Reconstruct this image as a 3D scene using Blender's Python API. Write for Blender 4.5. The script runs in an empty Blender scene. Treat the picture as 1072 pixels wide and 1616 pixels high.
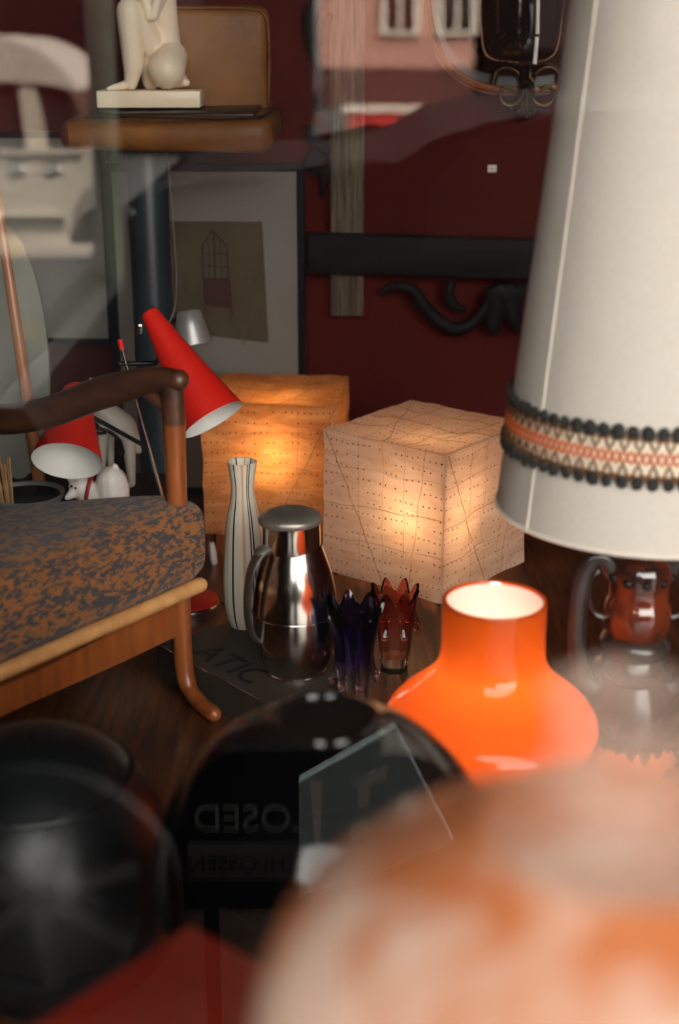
import bpy, bmesh, math, random
from mathutils import Vector, Matrix, noise as mnoise
random.seed(7)
S = bpy.context.scene
COL = S.collection
R = math.radians
PI = math.pi

# ------------------------------------------------------------------ camera, sky, sun, exposure
PITCH, LENS, EYE = R(19), 50.0, Vector((0, 0, 1.65))
FPX = LENS / 36.0 * 1616
cam = bpy.data.cameras.new('camera')
cam.sensor_fit = 'VERTICAL'; cam.sensor_height = 36; cam.lens = LENS
cam.clip_start = 0.02
cam.dof.use_dof = True; cam.dof.focus_distance = 2.35; cam.dof.aperture_fstop = 2.6
co = bpy.data.objects.new('camera', cam); COL.objects.link(co)
co.location = EYE; co.rotation_euler = (R(90) - PITCH, 0, 0)
S.camera = co

w = bpy.data.worlds.new('sky'); S.world = w; w.use_nodes = True
wn = w.node_tree.nodes; wl = w.node_tree.links
sky = wn.new('ShaderNodeTexSky'); sky.sky_type = 'NISHITA'; sky.sun_disc = False
sky.sun_elevation = R(50); sky.sun_rotation = R(40); sky.dust_density = 2.5; sky.air_density = 1.0
hs = wn.new('ShaderNodeHueSaturation'); hs.inputs['Saturation'].default_value = 0.15
bgn = wn['Background']; bgn.inputs['Strength'].default_value = 0.26
wb = wn.new('ShaderNodeMix'); wb.data_type = 'RGBA'; wb.blend_type = 'MULTIPLY'; wb.inputs[0].default_value = 1; wb.inputs[7].default_value = (1, .93, .84, 1)
wl.new(sky.outputs[0], hs.inputs['Color']); wl.new(hs.outputs[0], wb.inputs[6]); wl.new(wb.outputs[2], bgn.inputs['Color'])

sun = bpy.data.lights.new('sun', 'SUN'); sun.energy = 2.1; sun.angle = R(0.6); sun.color = (1, .90, .78)
so = bpy.data.objects.new('sun', sun); COL.objects.link(so)
so.rotation_euler = Vector((-.42, -.50, -.80)).to_track_quat('-Z', 'Y').to_euler()

S.view_settings.view_transform = 'Standard'; S.view_settings.look = 'None'
S.view_settings.gamma = 1; S.view_settings.use_curve_mapping = False
S.view_settings.exposure = 3.6
S.cycles.max_bounces = 14; S.cycles.transparent_max_bounces = 16
S.cycles.transmission_bounces = 12; S.cycles.glossy_bounces = 6; S.cycles.diffuse_bounces = 5
S.cycles.sample_clamp_indirect = 6

# ------------------------------------------------------------------ measuring helpers (photo pixel -> point in the room)
CT, ST = math.cos(PITCH), math.sin(PITCH)
def ray(px, py):
    a, b = (px - 536) / FPX, (808 - py) / FPX
    return Vector((a, CT + b * ST, -ST + b * CT))
def at(px, py, Y):
    d = ray(px, py); return EYE + d * (Y / d.y)
def onz(px, py, z):
    d = ray(px, py); return EYE + d * ((z - EYE.z) / d.z)
def depth(p): return p[1] * CT - (p[2] - EYE.z) * ST
def zat(B, py):
    k = (808 - py) / FPX          # solve for z on the vertical through B
    y = B[1]
    return EYE.z + y * (k * CT - ST) / (CT + k * ST)
def msize(px, p): return px * depth(p) / FPX
FZ = 0.65

# ------------------------------------------------------------------ materials
def _inp(n, name, v):
    if name in n.inputs: n.inputs[name].default_value = v
def M(name, c, rough=.5, metal=0, c2=None, sc=10, stretch=(1, 1, 1), detail=4, bump=0, bsc=None, coat=0, trans=0,
      ior=1.5, lo=.35, hi=.65, spec=.5, sss=0, sheen=0):
    m = bpy.data.materials.new(name); m.use_nodes = True
    N, L = m.node_tree.nodes, m.node_tree.links
    b = N['Principled BSDF']
    b.inputs['Base Color'].default_value = (*c, 1); b.inputs['Roughness'].default_value = rough
    b.inputs['Metallic'].default_value = metal
    _inp(b, 'Coat Weight', coat); _inp(b, 'Coat Roughness', .06); _inp(b, 'Transmission Weight', trans); _inp(b, 'IOR', ior)
    _inp(b, 'Specular IOR Level', spec); _inp(b, 'Sheen Weight', sheen)
    if sss: _inp(b, 'Subsurface Weight', sss); _inp(b, 'Subsurface Radius', (.01, .006, .004)); _inp(b, 'Subsurface Scale', .5)
    if c2 is not None or bump:
        tc = N.new('ShaderNodeTexCoord'); mp = N.new('ShaderNodeMapping'); mp.inputs['Scale'].default_value = stretch
        L.new(tc.outputs['Object'], mp.inputs['Vector'])
        if c2 is not None:
            nt = N.new('ShaderNodeTexNoise'); nt.inputs['Scale'].default_value = sc; nt.inputs['Detail'].default_value = detail
            L.new(mp.outputs[0], nt.inputs['Vector'])
            cr = N.new('ShaderNodeValToRGB'); cr.color_ramp.elements[0].position = lo; cr.color_ramp.elements[1].position = hi
            cr.color_ramp.elements[0].color = (*c, 1); cr.color_ramp.elements[1].color = (*c2, 1)
            L.new(nt.outputs[0], cr.inputs[0]); L.new(cr.outputs[0], b.inputs['Base Color'])
        if bump:
            n2 = N.new('ShaderNodeTexNoise'); n2.inputs['Scale'].default_value = bsc or sc; n2.inputs['Detail'].default_value = 3
            L.new(mp.outputs[0], n2.inputs['Vector'])
            bp = N.new('ShaderNodeBump'); bp.inputs['Strength'].default_value = bump; bp.inputs['Distance'].default_value = .004
            L.new(n2.outputs[0], bp.inputs['Height']); L.new(bp.outputs[0], b.inputs['Normal'])
    return m
def node(m, t, **k):
    n = m.node_tree.nodes.new(t)
    for a, v in k.items(): setattr(n, a, v)
    return n
def math_(m, op, a, b=None):
    n = node(m, 'ShaderNodeMath', operation=op)
    for i, v in enumerate((a, b)):
        if v is None: continue
        if isinstance(v, (int, float)): n.inputs[i].default_value = v
        else: m.node_tree.links.new(v, n.inputs[i])
    return n.outputs[0]

wall_red = M('dark red plaster', (.075, .0062, .005), .85, spec=.2, c2=(.052, .0046, .004), sc=3, bump=.15, bsc=60)
dark_wall = M('dark plaster', (.02, .012, .01), .9, spec=.1)
floor_m = M('dark stained wood', (.032, .0115, .0055), .30, spec=.4, c2=(.14, .046, .016), sc=6, stretch=(14, 1.2, 1), bump=.06, bsc=10)
teak = M('teak', (.31, .088, .019), .36, c2=(.20, .050, .011), sc=9, stretch=(6, 6, .8), bump=.05, coat=.2)
teak_dark = M('dark teak', (.085, .030, .014), .4, c2=(.05, .018, .010), sc=9, stretch=(2, 2, 8), coat=.15)
beech = M('light beech dowel', (.64, .34, .135), .34, c2=(.50, .24, .085), sc=12, stretch=(3, 3, 3), coat=.2)
red_enamel = M('red enamel', (.60, .013, .006), .5, spec=.3)
white_in = M('white enamel', (.72, .70, .66), .5)
chrome = M('chrome', (.82, .80, .78), .10, 1)
silver = M('tarnished silver plate', (.66, .61, .55), .16, 1, c2=(.44, .39, .34), sc=7, bump=.03, bsc=40)
silver_dull = M('tarnished pewter', (.46, .42, .37), .42, .75, c2=(.24, .215, .185), sc=18, bump=.1, bsc=60)
black_metal = M('black metal', (.006, .006, .007), .4, spec=.3)
leather = M('worn cognac leather', (.24, .092, .020), .5, spec=.3, c2=(.085, .030, .007), sc=5, bump=.25, bsc=90)
leather_dark = M('dark leather seat', (.022, .011, .006), .45, spec=.3, c2=(.04, .019, .009), sc=5, bump=.25, bsc=90)
plaster = M('cream glazed plaster', (.86, .73, .56), .38, c2=(.80, .66, .49), sc=8, sss=.15)
blue_tube = M('blue grey lacquer', (.022, .033, .040), .36, spec=.3, c2=(.016, .024, .029), sc=4)
frame_black = M('black picture frame', (.004, .005, .007), .5, spec=.12)
mat_board = M('grey mat board', (.205, .195, .17), .85, c2=(.175, .165, .143), sc=3)
print_paper = M('toned print paper', (.080, .062, .038), .85, c2=(.062, .047, .028), sc=8)
ink = M('dark ink', (.018, .013, .011), .8)
ink_red = M('brown red ink', (.045, .015, .011), .8)
ink_grey = M('grey pencil', (.075, .066, .05), .85)
weathered = M('weathered grey wood', (.135, .105, .070), .8, c2=(.055, .042, .030), sc=14, stretch=(10, 10, .5), bump=.8, bsc=18, lo=.4, hi=.6)
ebony = M('blackened wood', (.010, .0105, .012), .65, spec=.15, c2=(.005, .005, .006), sc=10, stretch=(.6, 8, 8), bump=.4)
bronze = M('dark bronze', (.12, .07, .035), .24, 1, c2=(.05, .032, .02), sc=20)
copper = M('copper moulding', (.55, .30, .16), .25, 1)
mirror_m = M('mirror glass', (.55, .60, .60), .03, 1)
dark_glass = M('black lantern glass', (.006, .005, .005), .05, coat=.6)
ceramic = M('dark brown glazed pottery', (.018, .012, .010), .25, spec=.4, c2=(.038, .025, .020), sc=10, coat=.25, bump=.08, bsc=30)
ceramic_orange = M('orange lava glaze', (.62, .15, .035), .25, c2=(.42, .075, .02), sc=12, coat=.5, bump=.15, bsc=24)
ceramic_neck = M('red brown neck glaze', (.20, .032, .010), .10, c2=(.022, .011, .009), sc=14, coat=.8)
knot_m = M('dark wool', (.022, .022, .020), .95)
braid_o = M('orange yarn', (.52, .10, .02), .9)
braid_b = M('brown yarn', (.15, .055, .016), .9)
cream_yarn = M('cream yarn', (.70, .60, .46), .9)
satin_black = M('satin black lacquer', (.006, .0075, .009), .36, spec=.45)
gloss_black = M('gloss black glass', (.002, .002, .0025), .05, spec=.5)
red_lacquer = M('red lacquer', (.26, .022, .010), .35, c2=(.20, .016, .008), sc=5)
cat_white = M('white glazed porcelain', (.74, .70, .64), .35)
grey_white = M('greyed porcelain', (.46, .42, .37), .5, c2=(.34, .31, .27), sc=12)
red_ribbon = M('red collar', (.35, .012, .012), .5)
dish_m = M('grey stoneware', (.20, .21, .20), .4, c2=(.14, .15, .145), sc=10)
dish_in = M('black glaze', (.008, .008, .009), .25)
crate_m = M('dark stained crate', (.010, .0065, .005), .6, spec=.2, c2=(.016, .01, .007), sc=7, stretch=(1, 8, 8))
box_m = M('dark printed board', (.030, .026, .020), .5, spec=.25, c2=(.042, .035, .026), sc=6)
letter_m = M('black print', (.004, .005, .006), .6, spec=.2)
white_plastic = M('white plastic', (.75, .72, .68), .4)
tag_m = M('tag paper', (.75, .72, .66), .8)
straw = M('straw', (.48, .27, .11), .7, c2=(.36, .19, .07), sc=30)
oval_m = M('pale reflection tint', (.20, .20, .165), .5, c2=(.30, .22, .06), sc=3.0, stretch=(1, 1, 2.6), lo=.52, hi=.64)
cord_m = M('grey cord', (.16, .155, .14), .6)
dark_cord = M('dark cord', (.02, .018, .016), .6)

def glass_tint(name, stops, z0, z1):
    m = bpy.data.materials.new(name); m.use_nodes = True
    L = m.node_tree.links; b = m.node_tree.nodes['Principled BSDF']
    b.inputs['Roughness'].default_value = .02; _inp(b, 'Transmission Weight', 1); _inp(b, 'IOR', 1.5)
    tc = node(m, 'ShaderNodeTexCoord'); sx = node(m, 'ShaderNodeSeparateXYZ'); L.new(tc.outputs['Object'], sx.inputs[0])
    v = math_(m, 'DIVIDE', math_(m, 'SUBTRACT', sx.outputs[2], z0), z1 - z0)
    cr = node(m, 'ShaderNodeValToRGB'); L.new(v, cr.inputs[0])
    while len(cr.color_ramp.elements) < len(stops): cr.color_ramp.elements.new(.5)
    for e, (p, c) in zip(cr.color_ramp.elements, stops): e.position = p; e.color = (*c, 1)
    L.new(cr.outputs[0], b.inputs['Base Color'])
    return m

def fabric_shade():
    m = bpy.data.materials.new('off white linen'); m.use_nodes = True
    N, L = m.node_tree.nodes, m.node_tree.links; out = N['Material Output']; b = N['Principled BSDF']
    b.inputs['Roughness'].default_value = .85; _inp(b, 'Specular IOR Level', .15)
    tc = node(m, 'ShaderNodeTexCoord'); mp = node(m, 'ShaderNodeMapping'); mp.inputs['Scale'].default_value = (1, 1, .25)
    L.new(tc.outputs['Object'], mp.inputs['Vector'])
    n1 = node(m, 'ShaderNodeTexNoise'); n1.inputs['Scale'].default_value = 420; n1.inputs['Detail'].default_value = 2; L.new(mp.outputs[0], n1.inputs['Vector'])
    cr = node(m, 'ShaderNodeValToRGB'); cr.color_ramp.elements[0].color = (.60, .55, .48, 1); cr.color_ramp.elements[1].color = (.80, .75, .68, 1)
    L.new(n1.outputs[0], cr.inputs[0]); L.new(cr.outputs[0], b.inputs['Base Color'])
    bp = node(m, 'ShaderNodeBump'); bp.inputs['Strength'].default_value = .25; bp.inputs['Distance'].default_value = .001
    L.new(n1.outputs[0], bp.inputs['Height']); L.new(bp.outputs[0], b.inputs['Normal'])
    t = node(m, 'ShaderNodeBsdfTranslucent'); t.inputs['Color'].default_value = (.72, .50, .32, 1)
    mx = node(m, 'ShaderNodeMixShader'); mx.inputs[0].default_value = .24
    L.new(b.outputs[0], mx.inputs[1]); L.new(t.outputs[0], mx.inputs[2]); L.new(mx.outputs[0], out.inputs['Surface'])
    return m
linen = fabric_shade()

def paper_mat(name, c1, c2, tcol, tr, dots):
    """mulberry paper: fibres, rows of pin holes, translucent"""
    m = bpy.data.materials.new(name); m.use_nodes = True
    N, L = m.node_tree.nodes, m.node_tree.links; out = N['Material Output']; b = N['Principled BSDF']
    b.inputs['Roughness'].default_value = .8; _inp(b, 'Specular IOR Level', .2)
    tc = node(m, 'ShaderNodeTexCoord')
    mp = node(m, 'ShaderNodeMapping'); mp.inputs['Scale'].default_value = (1, 1, 4.5); L.new(tc.outputs['Object'], mp.inputs['Vector'])
    n1 = node(m, 'ShaderNodeTexNoise'); n1.inputs['Scale'].default_value = 9; n1.inputs['Detail'].default_value = 7; n1.inputs['Roughness'].default_value = .65
    n1.inputs['Distortion'].default_value = .8
    L.new(mp.outputs[0], n1.inputs['Vector'])
    cr = node(m, 'ShaderNodeValToRGB'); cr.color_ramp.elements[0].position = .36; cr.color_ramp.elements[1].position = .66
    cr.color_ramp.elements[0].color = (*c1, 1); cr.color_ramp.elements[1].color = (*c2, 1); L.new(n1.outputs[0], cr.inputs[0])
    # pin holes along rows, drawn from the paper's own coordinates (u along the face, v up)
    sx = node(m, 'ShaderNodeSeparateXYZ'); L.new(tc.outputs['UV'], sx.inputs[0])
    wob = node(m, 'ShaderNodeTexNoise'); wob.inputs['Scale'].default_value = 7; L.new(tc.outputs['UV'], wob.inputs['Vector'])
    u = math_(m, 'MULTIPLY', sx.outputs[0], 22.0)
    v = math_(m, 'ADD', math_(m, 'MULTIPLY', sx.outputs[1], dots), math_(m, 'MULTIPLY', wob.outputs[0], .55))
    fu = math_(m, 'SUBTRACT', math_(m, 'FRACT', u), .5); fv = math_(m, 'SUBTRACT', math_(m, 'FRACT', v), .5)
    du = math_(m, 'DIVIDE', fu, 22.0); dv = math_(m, 'DIVIDE', fv, dots)
    r2 = math_(m, 'SQRT', math_(m, 'ADD', math_(m, 'MULTIPLY', du, du), math_(m, 'MULTIPLY', dv, dv)))
    wn_ = node(m, 'ShaderNodeTexWhiteNoise', noise_dimensions='2D')
    cv = node(m, 'ShaderNodeCombineXYZ'); L.new(math_(m, 'FLOOR', u), cv.inputs[0]); L.new(math_(m, 'FLOOR', v), cv.inputs[1])
    L.new(cv.outputs[0], wn_.inputs['Vector'])
    hole = math_(m, 'MULTIPLY', math_(m, 'LESS_THAN', r2, .0054), math_(m, 'LESS_THAN', wn_.outputs[0], .66))
    mixc = node(m, 'ShaderNodeMix', data_type='RGBA'); L.new(hole, mixc.inputs[0]); L.new(cr.outputs[0], mixc.inputs[6])
    mixc.inputs[7].default_value = (.03, .02, .013, 1)
    L.new(mixc.outputs[2], b.inputs['Base Color'])
    bp = node(m, 'ShaderNodeBump'); bp.inputs['Strength'].default_value = .5; bp.inputs['Distance'].default_value = .006
    L.new(n1.outputs[0], bp.inputs['Height']); L.new(bp.outputs[0], b.inputs['Normal'])
    t = node(m, 'ShaderNodeBsdfTranslucent')
    mt = node(m, 'ShaderNodeMix', data_type='RGBA', blend_type='MULTIPLY'); mt.inputs[0].default_value = 1
    L.new(mixc.outputs[2], mt.inputs[6]); mt.inputs[7].default_value = (*tcol, 1); L.new(mt.outputs[2], t.inputs['Color'])
    mx = node(m, 'ShaderNodeMixShader'); mx.inputs[0].default_value = tr
    L.new(b.outputs[0], mx.inputs[1]); L.new(t.outputs[0], mx.inputs[2]); L.new(mx.outputs[0], out.inputs['Surface'])
    return m
paper_amber = paper_mat('amber mulberry paper', (.40, .185, .070), (.62, .34, .155), (1.0, .80, .55), .45, 13)
paper_pale = paper_mat('pale mulberry paper', (.66, .44, .31), (.82, .62, .48), (1.0, .88, .74), .35, 13)
thread_m = M('brown thread', (.24, .12, .06), .8)
edge_m = M('paper edge fold', (.66, .47, .35), .8)

def opal(name, c, tr, coat):
    m = bpy.data.materials.new(name); m.use_nodes = True
    N, L = m.node_tree.nodes, m.node_tree.links; out = N['Material Output']; b = N['Principled BSDF']
    b.inputs['Base Color'].default_value = (*c, 1); b.inputs['Roughness'].default_value = .12; _inp(b, 'Coat Weight', coat); _inp(b, 'Coat Roughness', .04)
    t = node(m, 'ShaderNodeBsdfTranslucent'); t.inputs['Color'].default_value = (*c, 1)
    mx = node(m, 'ShaderNodeMixShader'); mx.inputs[0].default_value = tr
    L.new(b.outputs[0], mx.inputs[1]); L.new(t.outputs[0], mx.inputs[2]); L.new(mx.outputs[0], out.inputs['Surface'])
    return m
opal_orange = opal('orange cased glass', (.68, .118, .012), .5, .6)
opal_white = opal('white opal glass', (.92, .88, .80), .5, .2)
marble_glass = M('orange and white marbled glass', (.50, .150, .05), .25, c2=(.68, .46, .36), sc=13, detail=3, coat=.3, lo=.46, hi=.62)
def thin_glass(name, c, k):
    m = bpy.data.materials.new(name); m.use_nodes = True
    N, L = m.node_tree.nodes, m.node_tree.links; b = N['Principled BSDF']; b.inputs['Base Color'].default_value = (*c, 1); b.inputs['Roughness'].default_value = .1
    t = node(m, 'ShaderNodeBsdfTransparent'); mx = node(m, 'ShaderNodeMixShader'); mx.inputs[0].default_value = k
    L.new(b.outputs[0], mx.inputs[1]); L.new(t.outputs[0], mx.inputs[2]); L.new(mx.outputs[0], N['Material Output'].inputs['Surface']); return m
haze_glass = thin_glass('pink haze glass', (.92, .68, .56), .80)  # see-through pink imitates the out-of-focus haze round the vase neck

def tweed_mat():
    m = bpy.data.materials.new('orange and slate tweed'); m.use_nodes = True
    N, L = m.node_tree.nodes, m.node_tree.links; b = N['Principled BSDF']
    b.inputs['Roughness'].default_value = .95; _inp(b, 'Specular IOR Level', .1); _inp(b, 'Sheen Weight', .15)
    tc = node(m, 'ShaderNodeTexCoord')
    def blocks(rot, scale):
        mp = node(m, 'ShaderNodeMapping'); mp.inputs['Scale'].default_value = scale; mp.inputs['Rotation'].default_value = (0, 0, rot)
        L.new(tc.outputs['UV'], mp.inputs['Vector'])
        vo = node(m, 'ShaderNodeTexVoronoi', distance='MANHATTAN'); vo.inputs['Scale'].default_value = 1
        L.new(mp.outputs[0], vo.inputs['Vector'])
        sp = node(m, 'ShaderNodeSeparateColor'); L.new(vo.outputs['Color'], sp.inputs[0]); return sp.outputs[0]
    a = blocks(.5, (95, 230, 1)); c = blocks(1.9, (100, 220, 1))
    nz = node(m, 'ShaderNodeTexNoise'); nz.inputs['Scale'].default_value = 38; L.new(tc.outputs['UV'], nz.inputs['Vector'])
    v = math_(m, 'ADD', math_(m, 'MULTIPLY', math_(m, 'ADD', a, c), .42), math_(m, 'MULTIPLY', math_(m, 'SUBTRACT', nz.outputs[0], .5), .55))
    cr = node(m, 'ShaderNodeValToRGB'); cr.color_ramp.elements[0].position = .38; cr.color_ramp.elements[1].position = .47
    cr.color_ramp.elements[0].color = (.050, .043, .048, 1); cr.color_ramp.elements[1].color = (.27, .105, .026, 1)
    L.new(v, cr.inputs[0]); L.new(cr.outputs[0], b.inputs['Base Color'])
    n2 = node(m, 'ShaderNodeTexNoise'); n2.inputs['Scale'].default_value = 330; L.new(tc.outputs['UV'], n2.inputs['Vector'])
    bp = node(m, 'ShaderNodeBump'); bp.inputs['Strength'].default_value = .9; bp.inputs['Distance'].default_value = .003
    L.new(n2.outputs[0], bp.inputs['Height']); L.new(bp.outputs[0], b.inputs['Normal'])
    return m
tweed = tweed_mat()

def vase_mat():
    """white glaze with long painted stripes at fixed angles round the vase"""
    m = bpy.data.materials.new('white glaze with black and peach stripes'); m.use_nodes = True
    N, L = m.node_tree.nodes, m.node_tree.links; b = N['Principled BSDF']; b.inputs['Roughness'].default_value = .35
    tc = node(m, 'ShaderNodeTexCoord'); sx = node(m, 'ShaderNodeSeparateXYZ'); L.new(tc.outputs['Object'], sx.inputs[0])
    ang = math_(m, 'ARCTAN2', sx.outputs[1], sx.outputs[0])
    ang = math_(m, 'ADD', ang, math_(m, 'MULTIPLY', sx.outputs[2], .25))
    col = (.70, .62, .50, 1); prev = None
    def stripe(center, wid, c, prev):
        d = math_(m, 'ABSOLUTE', math_(m, 'SUBTRACT', ang, center))
        f = math_(m, 'LESS_THAN', d, wid)
        mx = node(m, 'ShaderNodeMix', data_type='RGBA'); L.new(f, mx.inputs[0])
        if prev is None: mx.inputs[6].default_value = col
        else: L.new(prev, mx.inputs[6])
        mx.inputs[7].default_value = (*c, 1); return mx.outputs[2]
    K = (.012, .014, .02); P = (.62, .36, .22); O = (.42, .38, .22)
    for cc, ww, c in ((-2.05, .05, K), (-1.45, .085, P), (-1.08, .035, K), (-.92, .045, K), (-2.75, .05, O), (-2.42, .03, O), (-.35, .06, P), (.2, .04, K), (.9, .05, K), (1.5, .07, P), (2.2, .05, K), (2.7, .05, O)):
        prev = stripe(cc, ww, c, prev)
    L.new(prev, b.inputs['Base Color'])
    return m
vase_m = vase_mat()

def pane_mat():
    m = bpy.data.materials.new('shop window glass'); m.use_nodes = True
    N, L = m.node_tree.nodes, m.node_tree.links; out = N['Material Output']; N.remove(N['Principled BSDF'])
    fr = node(m, 'ShaderNodeFresnel'); fr.inputs['IOR'].default_value = 1.40
    g = node(m, 'ShaderNodeBsdfGlossy'); g.inputs['Roughness'].default_value = 0.0; g.inputs['Color'].default_value = (1, 1, 1, 1)
    t = node(m, 'ShaderNodeBsdfTransparent'); t.inputs['Color'].default_value = (.985, .99, .985, 1)
    mx = node(m, 'ShaderNodeMixShader'); L.new(fr.outputs[0], mx.inputs[0]); L.new(t.outputs[0], mx.inputs[1]); L.new(g.outputs[0], mx.inputs[2])
    L.new(mx.outputs[0], out.inputs['Surface']); return m
pane_m = pane_mat()
def emit(name, c, s):
    m = bpy.data.materials.new(name); m.use_nodes = True
    b = m.node_tree.nodes['Principled BSDF']; b.inputs['Base Color'].default_value = (.9, .9, .85, 1)
    b.inputs['Emission Color'].default_value = (*c, 1); b.inputs['Emission Strength'].default_value = s; return m
bulb_m = emit('lit bulb', (1, .72, .42), 2.0)

# ------------------------------------------------------------------ mesh helpers
def wloc(o):
    v = Vector((0, 0, 0))
    while o is not None: v += o.location; o = o.parent
    return v
def obj(name, bm, mat, parent=None, smooth=True, loc=None, angle=40):
    """bmesh in room coordinates -> ONE mesh object (child of parent, or standing at loc)"""
    off = wloc(parent) if parent else Vector(loc if loc is not None else (0, 0, 0))
    bmesh.ops.recalc_face_normals(bm, faces=bm.faces)
    if off.length: bmesh.ops.translate(bm, verts=bm.verts, vec=-off)
    me = bpy.data.meshes.new(name); bm.to_mesh(me); bm.free()
    mats = mat if isinstance(mat, (list, tuple)) else [mat]
    for k in mats: me.materials.append(k)
    if smooth:
        me.polygons.foreach_set('use_smooth', [True] * len(me.polygons))
        try: me.set_sharp_from_angle(angle=R(angle))
        except Exception: pass
    o = bpy.data.objects.new(name, me); COL.objects.link(o)
    if parent: o.parent = parent
    else: o.location = off
    return o
def thing(name, label, cat, loc, group=None):
    o = bpy.data.objects.new(name, None); COL.objects.link(o); o.location = loc; o.empty_display_size = .05
    o['label'] = label; o['category'] = cat
    if group: o['group'] = group
    return o
def tag(o, label, cat, group=None):
    o['label'] = label; o['category'] = cat
    if group: o['group'] = group
    return o
def struct(name, bm, mat, **k):
    o = obj(name, bm, mat, smooth=False, **k); o['kind'] = 'structure'; return o
BM = bmesh.new
def box(bm, lo, hi, rot=None, piv=None, bev=0, seg=2):
    r = bmesh.ops.create_cube(bm, size=1); vs = r['verts']
    lo, hi = Vector(lo), Vector(hi)
    bmesh.ops.scale(bm, verts=vs, vec=hi - lo); bmesh.ops.translate(bm, verts=vs, vec=(lo + hi) / 2)
    if bev:
        es = list({e for v in vs for e in v.link_edges})
        g = bmesh.ops.bevel(bm, geom=es, offset=bev, segments=seg, affect='EDGES', profile=.5)
        vs = list({v for f in g['faces'] for v in f.verts} | {v for v in vs if v.is_valid})
    if rot is not None:
        bmesh.ops.rotate(bm, verts=vs, cent=Vector(piv if piv is not None else (lo + hi) / 2), matrix=rot)
    return vs
def RZ(a): return Matrix.Rotation(a, 3, 'Z')
def lathe(bm, prof, c=(0, 0), seg=48, cap0=True, cap1=True, axis=None, base=None, mat=0, rfun=None):
    """prof = [(z, r)...]; upright round (c.x, c.y), or along axis from base"""
    rings = []
    if axis is not None: q = Vector((0, 0, 1)).rotation_difference(Vector(axis).normalized())
    for z, r in prof:
        ring = []
        for k in range(seg):
            a = 2 * PI * k / seg; rr = r * (rfun(a, z) if rfun else 1)
            p = Vector((rr * math.cos(a), rr * math.sin(a), z))
            if axis is not None: p = q @ p + Vector(base)
            else: p = p + Vector((c[0], c[1], 0))
            ring.append(bm.verts.new(p))
        rings.append(ring)
    fs = []
    for a, b in zip(rings, rings[1:]):
        for k in range(seg):
            fs.append(bm.faces.new((a[k], a[(k + 1) % seg], b[(k + 1) % seg], b[k])))
    if cap0: fs.append(bm.faces.new(rings[0][::-1]))
    if cap1: fs.append(bm.faces.new(rings[-1]))
    for f in fs: f.material_index = mat
    return rings
def smooth_pts(pts, n=6):
    pts = [Vector(p) for p in pts]; out = []
    for i in range(len(pts) - 1):
        p0 = pts[max(i - 1, 0)]; p1 = pts[i]; p2 = pts[i + 1]; p3 = pts[min(i + 2, len(pts) - 1)]
        for k in range(n):
            t = k / n
            out.append(.5 * ((2 * p1) + (p2 - p0) * t + (2 * p0 - 5 * p1 + 4 * p2 - p3) * t * t + (3 * p1 - p0 - 3 * p2 + p3) * t ** 3))
    out.append(pts[-1]); return out
def curve_prof(prof, n=5):
    return [(p.x, max(p.y, .0004)) for p in smooth_pts([(a, b, 0) for a, b in prof], n)]
def tube(bm, pts, rad, n=8, flat=None, up=(0, 0, 1), closed=False, cap=True):
    """flat=(a,b): elliptical section, a across (side), b along (normal)"""
    pts = [Vector(p) for p in pts]; N = len(pts); rings = []
    up = Vector(up)
    for i, p in enumerate(pts):
        if closed: d = pts[(i + 1) % N] - pts[i - 1]
        else: d = pts[min(i + 1, N - 1)] - pts[max(i - 1, 0)]
        d.normalize()
        s = d.cross(up)
        if s.length < 1e-3: s = d.cross(Vector((1, 0, 0)))
        s.normalize(); u = s.cross(d)
        r = rad[i] if isinstance(rad, (list, tuple)) else rad
        a, b = (r, r) if flat is None else (r * flat[0], r * flat[1])
        rings.append([bm.verts.new(p + s * math.cos(2 * PI * k / n) * a + u * math.sin(2 * PI * k / n) * b) for k in range(n)])
    m = N if closed else N - 1
    for i in range(m):
        A, B = rings[i], rings[(i + 1) % N]
        for k in range(n): bm.faces.new((A[k], A[(k + 1) % n], B[(k + 1) % n], B[k]))
    if cap and not closed: bm.faces.new(rings[0][::-1]); bm.faces.new(rings[-1])
    return rings
def ball(bm, c, r, sub=2, sc=(1, 1, 1)):
    g = bmesh.ops.create_icosphere(bm, subdivisions=sub, radius=r)
    bmesh.ops.scale(bm, verts=g['verts'], vec=sc); bmesh.ops.translate(bm, verts=g['verts'], vec=c); return g['verts']
def capsule(bm, a, b, ra, rb, n=14):
    a, b = Vector(a), Vector(b)
    d = b - a; k = 5; pts, rs = [], []
    u = d.normalized() if d.length > 1e-6 else Vector((0, 0, 1))
    for i in range(k): t = PI / 2 * (1 - i / k); pts.append(a - u * ra * math.sin(t)); rs.append(max(ra * math.cos(t), ra * .02))
    for i in range(5): pts.append(a.lerp(b, i / 4)); rs.append(ra + (rb - ra) * i / 4)
    for i in range(1, k + 1): t = PI / 2 * i / k; pts.append(b + u * rb * math.sin(t)); rs.append(max(rb * math.cos(t), rb * .02))
    tube(bm, pts, rs, n)
def fuse(bm, voxel, smooth=6):
    """many capsules -> one continuous skin"""
    bmesh.ops.recalc_face_normals(bm, faces=bm.faces)
    me = bpy.data.meshes.new('tmp'); bm.to_mesh(me); bm.free()
    o = bpy.data.objects.new('tmp', me); COL.objects.link(o)
    a = o.modifiers.new('r', 'REMESH'); a.mode = 'VOXEL'; a.voxel_size = voxel
    s = o.modifiers.new('s', 'SMOOTH'); s.iterations = smooth; s.factor = .5
    dg = bpy.context.evaluated_depsgraph_get(); m2 = bpy.data.meshes.new_from_object(o.evaluated_get(dg))
    nb = BM(); nb.from_mesh(m2); bpy.data.objects.remove(o); bpy.data.meshes.remove(me); bpy.data.meshes.remove(m2)
    return nb
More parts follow.
